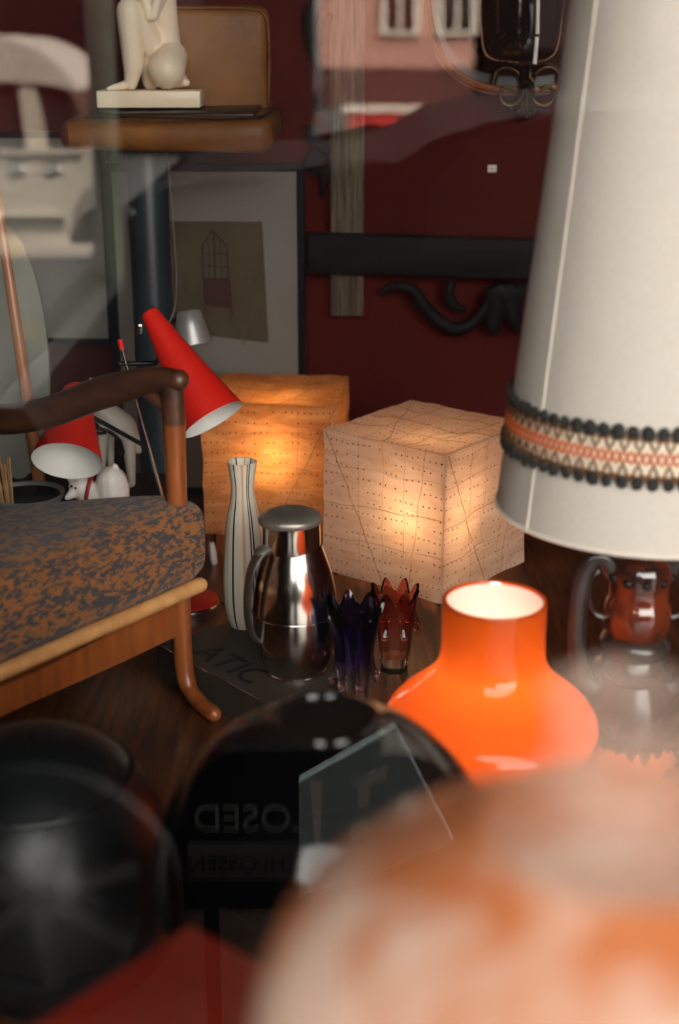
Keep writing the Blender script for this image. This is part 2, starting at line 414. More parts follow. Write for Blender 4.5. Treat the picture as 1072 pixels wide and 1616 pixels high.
def text_bm(txt, size, depth_=.0006, mw=None, align='LEFT', sx=1):
    cu = bpy.data.curves.new('t', 'FONT'); cu.body = txt; cu.size = size; cu.extrude = depth_; cu.align_x = align
    o = bpy.data.objects.new('t', cu); COL.objects.link(o)
    dg = bpy.context.evaluated_depsgraph_get(); me = bpy.data.meshes.new_from_object(o.evaluated_get(dg))
    b = BM(); b.from_mesh(me); bpy.data.objects.remove(o); bpy.data.curves.remove(cu); bpy.data.meshes.remove(me)
    if sx != 1: bmesh.ops.scale(b, verts=b.verts, vec=(sx, 1, 1))
    if mw is not None: bmesh.ops.transform(b, matrix=mw, verts=b.verts)
    return b
def frame_mat(o, x, y):
    x = Vector(x).normalized(); y = Vector(y); y = (y - x * y.dot(x)).normalized(); z = x.cross(y)
    return Matrix(((x.x, y.x, z.x, o[0]), (x.y, y.y, z.y, o[1]), (x.z, y.z, z.z, o[2]), (0, 0, 0, 1)))
def quad_prism(bm, pts, thick):
    """closed polygon (3-D points, planar) given thickness along vector thick"""
    t = Vector(thick); a = [bm.verts.new(Vector(p)) for p in pts]; b = [bm.verts.new(Vector(p) + t) for p in pts]
    bm.faces.new(a[::-1]); bm.faces.new(b); n = len(a)
    for i in range(n): bm.faces.new((a[i], a[(i + 1) % n], b[(i + 1) % n], b[i]))

# ------------------------------------------------------------------ the room and the street
WY, GZ, PY = 3.17, -.42, .20
bm = BM(); box(bm, (-1.75, PY + .02, FZ - .06), (1.65, WY + .1, FZ)); struct('floor', bm, floor_m)
bm = BM(); box(bm, (-1.75, WY, FZ), (1.65, WY + .12, 2.9)); struct('wall_back', bm, wall_red)
bm = BM(); box(bm, (-1.87, PY - .1, GZ), (-1.75, WY + .12, 3.0)); struct('wall_left', bm, dark_wall)
bm = BM(); box(bm, (1.65, PY - .1, GZ), (1.77, WY + .12, 3.0)); struct('wall_right', bm, wall_red)
bm = BM(); box(bm, (-1.87, PY - .1, 2.9), (1.77, WY + .12, 3.0)); struct('ceiling', bm, dark_wall)
stone = M('render of the shop front', (.12, .10, .085), .8)
bm = BM(); box(bm, (-.36, PY - .1, GZ), (1.65, PY + .02, .62)); box(bm, (-.36, PY - .1, 2.72), (1.65, PY + .02, 13.5))
box(bm, (-9, PY - .1, GZ), (-.36, PY + .02, 13.5)); box(bm, (1.65, PY - .1, GZ), (14, PY + .02, 13.5)); struct('wall_front', bm, stone)  # unseen front: left jamb moved in and wall raised to shape the daylight
bm = BM(); box(bm, (-.36, PY, .62), (1.65, PY + .006, 2.72)); o = obj('window_1', bm, pane_m, smooth=False); o['kind'] = 'structure'
pave = M('brown paving', (.045, .030, .021), .9, spec=.1, c2=(.03, .02, .014), sc=4, stretch=(1, 3, 1))
asph = M('grey asphalt', (.055, .052, .048), .9, c2=(.04, .038, .036), sc=3)
bm = BM(); box(bm, (-30, -6.2, GZ - .1), (30, PY - .1, GZ)); struct('sidewalk', bm, pave)
bm = BM(); box(bm, (-40, -60, GZ - .2), (40, -6.2, GZ - .04)); struct('road', bm, asph)

# far buildings across the square: their sunlit fronts are what the shop glass mirrors
pink = M('sunlit pink render', (.52, .27, .21), .9, c2=(.47, .24, .185), sc=2)
cream = M('cream window frame', (.75, .68, .58), .7)
win_dark = M('dark pane', (.03, .02, .02), .15)
brown_r = M('dark brown render', (.007, .004, .0035), .95, spec=.03)
plinth_m = M('dark plinth', (.085, .03, .025), .9)
def at_v(px, py, Yv):                       # a point seen mirrored in the glass, as it stands in the street
    p = at(px, py, Yv); return Vector((p.x, 2 * PY - p.y, p.z))
b0 = thing('townhouse', 'pink rendered townhouse across the square mirrored in the shop glass', 'building', (1.5, -38, GZ))
bm = BM(); box(bm, (-.5, -46, .55), (3.45, -38, 8.5)); obj('wall', bm, pink, b0, False)
bm = BM(); box(bm, (-.5, -46, GZ), (3.45, -38.02, .55)); obj('plinth', bm, plinth_m, b0, False)
bm = BM(); box(bm, (-.8, -46.3, 8.5), (3.7, -37.6, 9.0)); obj('roof', bm, brown_r, b0, False)
for i, (wx, wz) in enumerate([(1.55, 1.45), (3.0, 1.45), (.2, 4.6), (1.55, 4.6), (3.0, 4.6)]):
    bm = BM(); box(bm, (wx - .5, -38, wz - .1), (wx + .5, -37.86, wz + 1.8)); f = obj('window', bm, cream, b0, False)
    bm = BM()
    for s in (-1, 1): box(bm, (wx + s * .2 - .15, -37.87, wz), (wx + s * .2 + .15, -37.84, wz + 1.7))
    obj('pane', bm, win_dark, f, False)
b1 = thing('dark_house', 'dark brown house left of the square mirrored in the shop glass', 'building', (-9, -24, GZ))
bm = BM(); box(bm, (-22, -34, GZ), (-.55, -24, 7)); obj('wall', bm, brown_r, b1, False)
bm = BM(); box(bm, (-22.3, -34.3, 7), (-.3, -23.7, 7.4)); obj('roof', bm, plinth_m, b1, False)
bm = BM(); box(bm, (-3.2, -23.99, 1.0), (-2.2, -23.93, 2.6)); obj('window', bm, win_dark, b1, False)
b2 = thing('low_house', 'low dark house right of the pink townhouse mirrored in the shop glass', 'building', (12, -38, GZ))
bm = BM(); box(bm, (3.75, -46, GZ), (20, -38.4, 5)); obj('wall', bm, brown_r, b2, False)
bm = BM(); box(bm, (3.75, -46.3, 5), (20.3, -38.1, 5.4)); obj('roof', bm, plinth_m, b2, False)
for wx in (5, 8, 11, 14): bm = BM(); box(bm, (wx, -38.42, 1), (wx + 1, -38.34, 2.6)); obj('window', bm, win_dark, b2, False)
bt = thing('barrier', 'low red street barrier with white top mirrored below the pink house', 'barrier', (.9, -27, GZ - .04))
bm = BM(); box(bm, (.15, -27.1, GZ + .22), (1.9, -26.95, GZ + .50)); obj('panel', bm, M('red panel', (.5, .02, .015), .6), bt, False)
bm = BM(); box(bm, (.05, -27.15, GZ + .50), (2.0, -26.9, GZ + .60)); obj('rail', bm, cream, bt, False)
for sx_ in (.2, 1.8):
    bm = BM(); box(bm, (sx_, -27.1, GZ - .04), (sx_ + .08, -26.95, GZ + .22)); obj('foot', bm, cream, bt, False)
bm = BM(); tube(bm, [(-1.55, -9.3, GZ - .04), (-1.55, -9.3, 5)], .09, 12)
tag(obj('street_pole', bm, M('green grey pole', (.07, .08, .06), .6), None, loc=(-1.55, -9.3, GZ - .04)), 'grey green street pole mirrored beside the cream van', 'pole')

# cream van mirrored at the upper left
van_m = M('cream van paint', (.52, .46, .38), .3, coat=.3)
roof_m = M('white van roof', (.52, .45, .40), .35)
YV = 11.4; vy = 2 * PY - YV
van = thing('van', 'cream van with two chrome door handles mirrored at the upper left', 'van', (-4.2, vy - .8, GZ - .04))
def vx(px, py): return at_v(px, py, YV)
k = lambda *P: [vx(a, b) for a, b in P]
bm = BM(); quad_prism(bm, k((-420, 240), (133, 240), (134, 300), (118, 330), (108, 352), (108, 405), (-420, 405)), (0, -1.6, 0)); obj('body', bm, van_m, van, False)
bm = BM(); quad_prism(bm, k((-420, 130), (-420, 60), (-40, 58), (20, 64), (60, 80), (95, 106), (124, 140), (122, 146), (90, 136), (50, 130)), (0, -1.6, 0)); obj('roof', bm, roof_m, van, False)
for q in (((26, 128), (52, 129), (76, 241), (40, 241)), ((-150, 128), (-130, 128), (-118, 241), (-150, 241)), ((-420, 128), (-380, 128), (-380, 241), (-420, 241))):
    bm = BM(); quad_prism(bm, [p - Vector((0, .03, 0)) for p in k(*q)], (0, -1.5, 0)); obj('pillar', bm, van_m, van, False)
bm = BM(); quad_prism(bm, [p - Vector((0, .08, 0)) for p in k((-420, 130), (110, 140), (128, 241), (-420, 241))], (0, -1.45, 0)); obj('side_window', bm, win_dark, van, False)
for hx in (28, 85):
    p = vx(hx, 268); bm = BM(); ball(bm, p, .085, 2, (1, .5, .5)); obj('door_handle', bm, chrome, van)
    bm = BM(); ball(bm, p + Vector((0, -.04, .02)), .16, 2, (1, .3, .55)); obj('handle_recess', bm, win_dark, van)
bm = BM(); box(bm, vx(-420, 352) + Vector((0, -.1, 0)), vx(104, 340) + Vector((0, .05, 0))); obj('side_moulding', bm, chrome, van, False)
bm = BM(); box(bm, vx(-420, 402) + Vector((0, -.1, 0)), vx(146, 386) + Vector((0, .08, 0))); obj('sill', bm, roof_m, van, False)
bm = BM(); box(bm, vx(-420, 242) + Vector((0, -.1, 0)), vx(133, 237) + Vector((0, .04, 0))); obj('belt_moulding', bm, roof_m, van, False)
for wxp in (170, -290):
    p = vx(wxp, 385); bm = BM(); lathe(bm, [(-.1, .3), (.1, .3)], axis=(0, 1, 0), base=p + Vector((0, -.15, 0)), seg=24)
    wl_ = obj('wheel', bm, black_metal, van); bm = BM(); lathe(bm, [(-.1, .16), (.12, .16)], axis=(0, 1, 0), base=p + Vector((0, -.15, 0)), seg=20); obj('hubcap', bm, black_metal, wl_)

# black car parked right outside, its wheel mirrored low in the glass
car_m = M('black car paint', (.008, .008, .009), .25)
cY = -2.25
car = thing('car', 'black parked car mirrored low at the left of the shop glass', 'car', (-1.6, cY - .8, GZ))
bm = BM()
prof = [(-4.0, -.12), (-4.0, .45), (-3.7, .8), (-3.3, .98), (-1.6, 1.0), (-.66, .98), (-.40, .60), (-.2, .1), (-.2, -.2), (-.35, -.2)]
quad_prism(bm, [(x, cY, z) for x, z in prof], (0, -1.6, 0)); bmesh.ops.bevel(bm, geom=list(bm.edges), offset=.06, segments=2, affect='EDGES'); obj('body', bm, car_m, car)
for wx in (-.64, -3.3):
    bm = BM(); tube(bm, [(wx + .27 * math.cos(a), cY + .04, GZ + .31 + .27 * math.sin(a)) for a in [2 * PI * i / 28 for i in range(28)]], .045, 8, closed=True, up=(0, 1, 0)); wh = obj('wheel', bm, black_metal, car)
    for i in range(7):
        a = 2 * PI * i / 7 + .3; bm = BM(); tube(bm, [(wx + r_ * math.cos(a), cY + .05, GZ + .31 + r_ * math.sin(a)) for r_ in (.04, .23)], .026, 6); obj('spoke', bm, M('dull grey alloy', (.10, .10, .10), .5), wh)
bm = BM(); box(bm, (-1.5, cY - .02, .58), (-2.8, cY + .01, .9)); obj('side_window', bm, win_dark, car, False)

car2 = thing('car', 'dark wine red car with low roof mirrored over the red wall', 'car', (1.5, 2 * PY - 4.9, GZ))
wine = M('dark wine car paint', (.020, .008, .008), .7, spec=.08)  # body stretched left and raised to block the sunlit road's veil
bm = BM(); quad_prism(bm, [at_v(x, y, 4.4) for x, y in ((192, 900), (192, 330), (215, 310), (300, 290), (600, 280), (650, 240), (740, 200), (880, 178), (1400, 178), (1560, 300), (1900, 420), (1960, 900))], (0, -1.6, 0)); bmesh.ops.bevel(bm, geom=list(bm.edges), offset=.05, segments=2, affect='EDGES'); obj('body', bm, wine, car2)
bm = BM(); quad_prism(bm, [at_v(x, y, 4.385) for x, y in ((680, 300), (752, 222), (950, 215), (950, 390), (670, 400))], (0, -.02, 0)); obj('side_window', bm, M('dim side glass', (.045, .022, .022), .4), car2, False)
for wx in (560, 1700):
    p = at_v(wx, 900, 4.4); bm = BM(); lathe(bm, [(-.1, .3), (.06, .3)], axis=(0, 1, 0), base=(p.x, p.y - .05, GZ + .3), seg=28); obj('wheel', bm, M('tyre rubber', (.008, .008, .008), .8), car2)

# small pavement sign, read backwards in the glass
sY = 2 * PY - 2.0
p0 = at_v(288, 1400, 2.0); p1 = at_v(540, 1240, 2.0)
sg = thing('pavement_sign', 'dark pavement sign reading CLOSED and GESCHLOSSEN mirrored over the black vase', 'sign', (p0.x, sY, GZ))
bm = BM(); box(bm, (p0.x, sY - .02, p0.z - .05), (p1.x, sY, p1.z + .06)); obj('board', bm, M('dark sign board', (.008, .009, .010), .8, spec=.05), sg, False)
for lx in (p0.x + .03, p1.x - .05):
    bm = BM(); box(bm, (lx, sY - .04, GZ), (lx + .025, sY - .02, p1.z)); obj('leg', bm, black_metal, sg, False)
sgl = M('pale sign letters', (.20, .22, .22), .7)
strip = M('grey sign strip', (.09, .095, .095), .7)
zm = p0.z + (p1.z - p0.z) * .45
bm = BM(); box(bm, (p0.x + .01, sY, p0.z + .012), (p1.x - .01, sY + .002, zm - .004)); obj('strip', bm, strip, sg, False)
# the face looks at the shop (+Y), so its reading direction runs towards -X
bm = text_bm('CLOSED', .068, .0006, frame_mat((p1.x - .005, sY + .0015, zm + .018), (-1, 0, 0), (0, 0, 1)), sx=.93); obj('lettering', bm, sgl, sg, False)
bm = text_bm('GESCHLOSSEN', .042, .0006, frame_mat((p1.x + .0, sY + .0035, p0.z + .026), (-1, 0, 0), (0, 0, 1)), sx=.9); obj('lettering', bm, black_metal, sg, False)
tl = M('teal grey panel', (.50, .62, .62), .5, c2=(.38, .50, .505), sc=4)  # added panel, outline and teal colour imitate a bright mirrored patch
a_ = [at_v(472, 1236, 1.93), at_v(624, 1150, 1.93), at_v(716, 1330, 1.93), at_v(600, 1385, 1.93), at_v(472, 1420, 1.93)]
tp = thing('reflection_panel', 'added teal panel with white glints imitating a bright reflection over the black vase', 'poster', (a_[4].x, a_[4].y, GZ))
bm = BM(); quad_prism(bm, a_, (0, -.012, 0)); obj('panel', bm, tl, tp, False)
bm = BM(); box(bm, (a_[4].x + .04, a_[4].y - .03, GZ), (a_[4].x + .065, a_[4].y - .012, a_[4].z + .1)); obj('post', bm, black_metal, tp, False)
wsx = M('white streak', (.85, .82, .74), .5)  # white pieces stand in for the glints of that patch
for q in (((490, 1240), (508, 1240), (506, 1335), (496, 1330)), ((564, 1238), (584, 1232), (582, 1278), (566, 1282)), ((556, 1240), (612, 1215), (608, 1232), (580, 1246)), ((552, 1310), (575, 1300), (592, 1315), (556, 1336)), ((616, 1296), (634, 1272), (634, 1290), (620, 1304))):
    bm = BM(); quad_prism(bm, [at_v(x, y, 1.927) for x, y in q], (0, -.003, 0)); obj('glint', bm, wsx, tp, False)

# ------------------------------------------------------------------ tall pottery lamp with linen shade
B = onz(995, 1262, FZ); B.y = 1.70; B.x = msize(449, (0, 1.70, FZ))
lamp = thing('table_lamp', 'tall pottery lamp with large off white linen shade and crocheted band', 'lamp', (B.x, B.y, FZ))
prof = [(FZ, .040), (FZ + .006, .043)] + [(zat(B, py), msize(hw, (B.x, B.y, zat(B, py)))) for py, hw in
        ((1252, 60), (1240, 68), (1225, 72))]
def PR(rows): return [(zat(B, py), msize(hw, (B.x, B.y, zat(B, py)))) for py, hw in rows]
bm = BM(); lathe(bm, PR([(1155, 73), (1130, 72), (1100, 66), (1078, 57), (1066, 53), (1058, 60), (1046, 60), (1041, 54), (1028, 50), (1022, 56), (1010, 57), (1003, 52), (998, 47)]), (B.x, B.y), 56, False, False); obj('shoulder', bm, ceramic, lamp)
bm = BM(); lathe(bm, [(FZ, .036), (FZ + .004, .040)] + PR([(1246, 60), (1232, 69), (1205, 74), (1175, 75), (1155, 73)]), (B.x, B.y), 56, True, False); body = obj('body', bm, ceramic_orange, lamp)
for i in range(9):
    a = -PI / 2 - .62 + i * 2 * PI / 9
    rr = msize(73, (B.x, B.y, zat(B, 1195)))
    bm = BM(); ball(bm, (B.x + rr * math.cos(a), B.y + rr * math.sin(a), zat(B, 1195)), .0085, 2, (1, 1, 1)); obj('dimple', bm, ceramic, body)
bm = BM()
for i in range(22):      # dark glaze runs hanging over the orange band
    a = 2 * PI * i / 22; rr = msize(75, (B.x, B.y, zat(B, 1150))); z1 = zat(B, 1140); z0 = z1 - random.uniform(.012, .030)
    tube(bm, [(B.x + rr * .985 * math.cos(a), B.y + rr * .985 * math.sin(a), z) for z in (z1, (z0 + z1) / 2, z0)], [.010, .008, .003], 8)
obj('glaze_runs', bm, ceramic, lamp)['kind'] = 'stuff'
bm = BM(); lathe(bm, PR([(998, 47), (990, 50), (978, 53), (960, 53), (948, 50), (940, 46), (920, 47), (900, 49), (885, 44), (870, 30)]), (B.x, B.y), 48, False, True, rfun=lambda a, z: 1 + .012 * math.sin(9 * a)); obj('neck', bm, ceramic_neck, lamp)
for i in range(7):
    a = -PI / 2 + (i - 3) * .62; rr = msize(47, (B.x, B.y, zat(B, 907)))
    bm = BM(); ball(bm, (B.x + rr * math.cos(a), B.y + rr * math.sin(a), zat(B, 907)), .0065, 2); obj('neck_hole', bm, black_metal, lamp)
for s in (-1, 1):
    rows = ((955, 905), (935, 880), (914, 892), (904, 930), (902, 980), (907, 1030), (918, 1070), (942, 1088))
    pts = []
    for px, py in rows:
        z = zat(B, py); r = msize(998 - px, (B.x, B.y, z)); pts.append((B.x + s * r, B.y - .005, z))
    bm = BM(); tube(bm, smooth_pts(pts, 5), .0085, 10, flat=(1.5, .8), up=(0, 1, 0)); obj('handle', bm, ceramic, lamp)
    pts = [(B.x + s * msize(998 - px, (B.x, B.y, zat(B, py))), B.y, zat(B, py)) for px, py in ((948, 975), (930, 968), (918, 940), (922, 910), (945, 895))]
    bm = BM(); tube(bm, smooth_pts(pts, 4), .004, 8, up=(0, 1, 0)); obj('scroll', bm, ceramic, lamp)
zb, zt = zat(B, 800), zat(B, -190)
rb = msize(235, (B.x, B.y, zb)); rt = rb * .60
rad = lambda z: rb + (rt - rb) * (z - zb) / (zt - zb)
bm = BM(); lathe(bm, [(zb + (zt - zb) * i / 14, rad(zb + (zt - zb) * i / 14)) for i in range(15)] + [(zt - (zt - zb) * i / 14, rad(zt - (zt - zb) * i / 14) - .002) for i in range(15)], (B.x, B.y), 96, False, False)
bm.verts.ensure_lookup_table(); n = len(bm.verts)
for kk in range(96): bm.faces.new((bm.verts[kk], bm.verts[n - 96 + kk], bm.verts[n - 96 + (kk + 1) % 96], bm.verts[(kk + 1) % 96]))
shade = obj('lamp_shade', bm, linen, lamp)
hem = M('pale hem tape', (.74, .66, .58), .8)
bm = BM()
for zz in (zb + .003, zt - .003):
    bm = BM(); tube(bm, [(B.x + rad(zz) * math.cos(2 * PI * i / 96), B.y + rad(zz) * math.sin(2 * PI * i / 96), zz) for i in range(96)], .0022, 6, closed=True)
    obj('hem', bm, hem, shade)
aS = -PI / 2 - R(60)
bm = BM(); tube(bm, [(B.x + (rad(z) + .0006) * math.cos(aS), B.y + (rad(z) + .0006) * math.sin(aS), z) for z in (zb, (zb + zt) / 2, zt)], .004, 8, flat=(.8, .3), up=(math.cos(aS), math.sin(aS), 0)); obj('seam', bm, hem, shade)
# struts and pole carrying the shade
bm = BM(); tube(bm, [(B.x, B.y, zat(B, 880)), (B.x, B.y, zt - .05)], .006, 10)
for i in range(3): a = 2 * PI * i / 3; tube(bm, [(B.x, B.y, zt - .05), (B.x + rad(zt - .02) * .99 * math.cos(a), B.y + rad(zt - .02) * .99 * math.sin(a), zt - .02)], .002, 6)
obj('shade_carrier', bm, chrome, lamp)
# crocheted band
z1, z2 = zat(B, 700), zat(B, 620)
zc = (z1 + z2) / 2; hb = (z2 - z1) / 2
NK = 66
def onband(a, z, off): r = rad(z) + off; return Vector((B.x + r * math.cos(a), B.y + r * math.sin(a), z))
bm = BM()
for i in range(NK * 2):
    a0, a1 = 2 * PI * i / (NK * 2), 2 * PI * (i + 1) / (NK * 2)
    for za, zb_ in ((zc - hb * .60, zc + hb * .60),):
        vs = [bm.verts.new(onband(a, z, .0012)) for a, z in ((a0, za), (a1, za), (a1, zb_), (a0, zb_))]; bm.faces.new(vs)
bmesh.ops.remove_doubles(bm, verts=bm.verts, dist=1e-5)
band = obj('crochet_band', bm, cream_yarn, lamp)
def zig(n, za, zb_, ph, off, per=6):
    return [onband(2 * PI * (i + ph) / (n * per), zc + (za + zb_) / 2 + (zb_ - za) / 2 * math.cos(2 * PI * i / per), off) for i in range(n * per)]
bm = BM(); tube(bm, zig(NK, -hb * .22, hb * .22, 0, .003), .0014, 5, closed=True); tube(bm, zig(NK, hb * .22, -hb * .22, 0, .003), .0014, 5, closed=True)
obj('orange_braid', bm, braid_o, band)
bm = BM()
for s in (1, -1):
    tube(bm, zig(NK, s * hb * .24, s * hb * .82, 0, .0030), .0015, 5, closed=True)
    tube(bm, zig(NK, s * hb * .82, s * hb * .60, 0, .003), .0010, 5, closed=True)
    tube(bm, [onband(2 * PI * i / 132, zc + s * hb * .66, .0025) for i in range(132)], .0016, 5, closed=True)
obj('brown_braid', bm, braid_b, band)
kn = BM(); ball(kn, (0, 0, 0), .0080, 2, (.95, .55, 1.12))
for v in kn.verts: v.co *= 1 + .16 * mnoise.noise(v.co * 420)
k0 = obj('knot', kn, knot_m); first = True
for s in (1, -1):
    for i in range(NK):
        o = k0 if first else k0.copy()
        if not first: COL.objects.link(o)
        first = False
        a = 2 * PI * (i + (0 if s > 0 else .5)) / NK
        o.parent = band; o.location = onband(a, zc + s * hb * .88, .003) - wloc(band)
        o.rotation_euler = (random.uniform(-.2, .2), random.uniform(-.3, .3), a + PI / 2); o.scale = [random.uniform(.9, 1.12)] * 3

# ------------------------------------------------------------------ orange mushroom lamp
B = onz(767, 1320, FZ)
ml = thing('mushroom_lamp', 'orange glass mushroom lamp with open white lined chimney', 'lamp', B)
rows = [(948, 82.5), (952, 83), (1000, 81.5), (1034, 83), (1052, 89), (1068, 102), (1086, 123), (1103, 145), (1120, 161), (1136, 168), (1150, 167), (1164, 159), (1178, 145), (1190, 127), (1198, 108), (1203, 90)]
pr = curve_prof([(zat(B, py), msize(hw, (B.x, B.y, zat(B, py)))) for py, hw in rows], 4)
bm = BM(); lathe(bm, pr, (B.x, B.y), 72, False, False)
zt = pr[0][0]; tube(bm, [(B.x + (pr[0][1] - .0025) * math.cos(2 * PI * i / 72), B.y + (pr[0][1] - .0025) * math.sin(2 * PI * i / 72), zt) for i in range(72)], .0027, 8, closed=True)
obj('glass_shade', bm, opal_orange, ml)
bm = BM(); lathe(bm, [(z, r - .004) for z, r in pr], (B.x, B.y), 72, False, False); obj('white_lining', bm, opal_white, ml)
zs = zat(B, 1200)
bm = BM(); lathe(bm, curve_prof([(FZ, .052), (FZ + .006, .053), (FZ + .02, .040), (FZ + .06, .026), (zs - .01, .030), (zs + .004, .072)], 4), (B.x, B.y), 48, True, True); obj('foot', bm, opal_orange, ml)
zb_ = zat(B, 1155)
bm = BM(); lathe(bm, [(zs, .012), (zb_ - .03, .012)], (B.x, B.y), 20); obj('socket', bm, black_metal, ml)
bm = BM(); ball(bm, (B.x, B.y, zb_), .026, 3, (1, 1, 1.15)); obj('bulb', bm, bulb_m, ml)
def lamp_light(parent, p, e, c, r=.03):
    l = bpy.data.lights.new('bulb_light', 'POINT'); l.energy = e; l.color = c; l.shadow_soft_size = r
    o = bpy.data.objects.new('bulb_light', l); COL.objects.link(o); o.parent = parent; o.location = Vector(p) - wloc(parent); return o
lamp_light(ml, (B.x, B.y, zb_ + .040), .075, (1, .95, .86), .012)

# ------------------------------------------------------------------ board with print, thermos, vases
BT = FZ + .06
c0 = onz(424, 1113, BT); c1 = onz(305, 1048, BT)
e1 = (c1 - c0); e1.z = 0; e1.normalize(); e2 = Vector((e1.y, -e1.x, 0))
if e2.y < 0: e2 = -e2
# front left edge runs along e1, the other edge along e2 (away from the window)
L1, L2 = .285, .19
bb = thing('printed_box', 'low dark printed box under the striped vase and the silver jug', 'box', (*((c0 + e1 * L1 / 2 + e2 * L2 / 2).xy), FZ))
bm = BM(); quad_prism(bm, [c0, c0 + e1 * L1, c0 + e1 * L1 + e2 * L2, c0 + e2 * L2], (0, 0, -.06)); bmesh.ops.bevel(bm, geom=list(bm.edges), offset=.003, segments=2, affect='EDGES'); obj('body', bm, box_m, bb)
bm = BM(); tube(bm, [c0 + e1 * .01, c0 + e1 * (L1 - .01)], .0014, 6); obj('edge_trim', bm, silver, bb)
p_ = onz(292, 1028, BT); q_ = onz(385, 1088, BT)
bm = text_bm('ATIC', .072, .0006, frame_mat((*(Vector((p_.x - .03, p_.y + .02)) + (-e1 * .045 + e2 * .012).xy), BT + .0008), -e1, e2), sx=.95); obj('lettering', bm, letter_m, bb, False)
bm = BM()
for dx in (0, .006): tube(bm, smooth_pts([onz(436 + dx * 900, 1106, FZ + .004), onz(470 + dx * 800, 1085, FZ + .006), onz(512, 1068 + dx * 500, FZ + .004), onz(560, 1052 + dx * 500, FZ + .004)], 5), .0011, 6)
tag(obj('twine', bm, M('tan twine', (.30, .16, .09), .7), None, loc=onz(470, 1085, FZ)), 'double strand of tan twine on the floor before the silver jug', 'twine')

# thermos jug
B = onz(467, 1058, BT)
th = thing('thermos_jug', 'tarnished silver thermos jug with flip lid and strap handle', 'jug', B)
def PB(rows, B=B): return [(zat(B, py), msize(hw, (B.x, B.y, zat(B, py)))) for py, hw in rows]
bm = BM(); lathe(bm, [(BT, msize(42, B))] + curve_prof(PB([(1056, 45), (1040, 53), (1015, 62), (988, 66.5), (960, 67), (932, 64.5), (908, 60), (888, 54), (870, 47.5), (860, 44)]), 4), (B.x, B.y), 64, True, False); obj('body', bm, silver, th)
zr = zat(B, 962); rr = msize(67, (B.x, B.y, zr))
bm = BM(); tube(bm, [(B.x + rr * math.cos(2 * PI * i / 72), B.y + rr * math.sin(2 * PI * i / 72), zr) for i in range(72)], .0016, 8, closed=True); obj('seam_ring', bm, silver, th)
bm = BM(); lathe(bm, [(BT, msize(47, B)), (BT + .004, msize(47.5, B)), (BT + .007, msize(45, B))], (B.x, B.y), 64); obj('base_ring', bm, chrome, th)
bm = BM(); lathe(bm, PB([(864, 46), (858, 46.5), (828, 45.5), (823, 45)]), (B.x - .004, B.y), 64); obj('collar', bm, silver, th)
zl = zat(B, 823); rl = msize(48, (B.x, B.y, zl))
hd = Vector((-.86, -.50, 0)); hn = Vector((-hd.y, hd.x, 0))
lidf = lambda a, z: 1 + .13 * max(0, math.cos(a - math.atan2(hd.y, hd.x))) ** 4
bm = BM(); lathe(bm, [(zl, rl * .97), (zl + .003, rl), (zl + .008, rl), (zl + .011, rl * .96), (zl + .016, rl * .7), (zl + .018, rl * .35), (zl + .0185, .001)], (B.x - .004, B.y), 64, True, False, rfun=lidf); obj('lid', bm, silver_dull, th)
c_ = Vector((B.x, B.y, 0))
def hp(r, py): return c_ + hd * r + Vector((0, 0, zat(B, py)))
r0 = msize(46, (B.x, B.y, zl))
pts = [hp(r0 + .000, 862), hp(r0 + .016, 866), hp(r0 + .030, 888), hp(r0 + .036, 920), hp(r0 + .037, 950), hp(r0 + .034, 975), hp(r0 + .026, 992), hp(r0 + .014, 1000)]
bm = BM(); tube(bm, smooth_pts(pts, 5), .0080, 12, flat=(1.25, .5), up=hd); h_ = obj('handle', bm, M('dark worn pewter', (.20, .185, .165), .4, .85, c2=(.11, .10, .09), sc=18), th)
bm = BM(); tube(bm, [p + hn * -.0105 for p in smooth_pts(pts, 5)], .0016, 6); obj('bright_edge', bm, copper, h_)
bm = BM(); tube(bm, smooth_pts([hp(r0 - .006, 856), hp(r0 + .008, 857), hp(r0 + .022, 862)], 4), [.010, .010, .011, .012, .012, .012, .011, .010, .006], 12, flat=(1.1, .35), up=(0, 0, 1)); obj('thumb_lever', bm, silver_dull, th)
bm = BM(); tube(bm, [hp(r0 + .002, 862), hp(r0 + .002, 826)], .004, 10); obj('hinge', bm, silver_dull, th)

# striped vase
B = onz(388, 985, BT)
rows = [(984, 24), (978, 27), (960, 32), (930, 34.5), (895, 33.5), (850, 30), (815, 26), (790, 20.5), (772, 18.2), (756, 19.5), (740, 22), (729, 24)]
pr = curve_prof([(zat(B, py), msize(hw, (B.x, B.y, zat(B, py)))) for py, hw in rows], 4); pr[0] = (BT, pr[0][1])
bm = BM(); lathe(bm, pr + [(pr[-1][0] + .0012, pr[-1][1] - .0015)] + [(z, r - .004) for z, r in pr[::-1][:30]] + [(pr[12][0], .001)], (B.x, B.y), 64, True, False)
tag(obj('striped_vase', bm, vase_m, None, loc=B), 'tall white waisted vase with black and peach stripes beside the jug', 'vase')

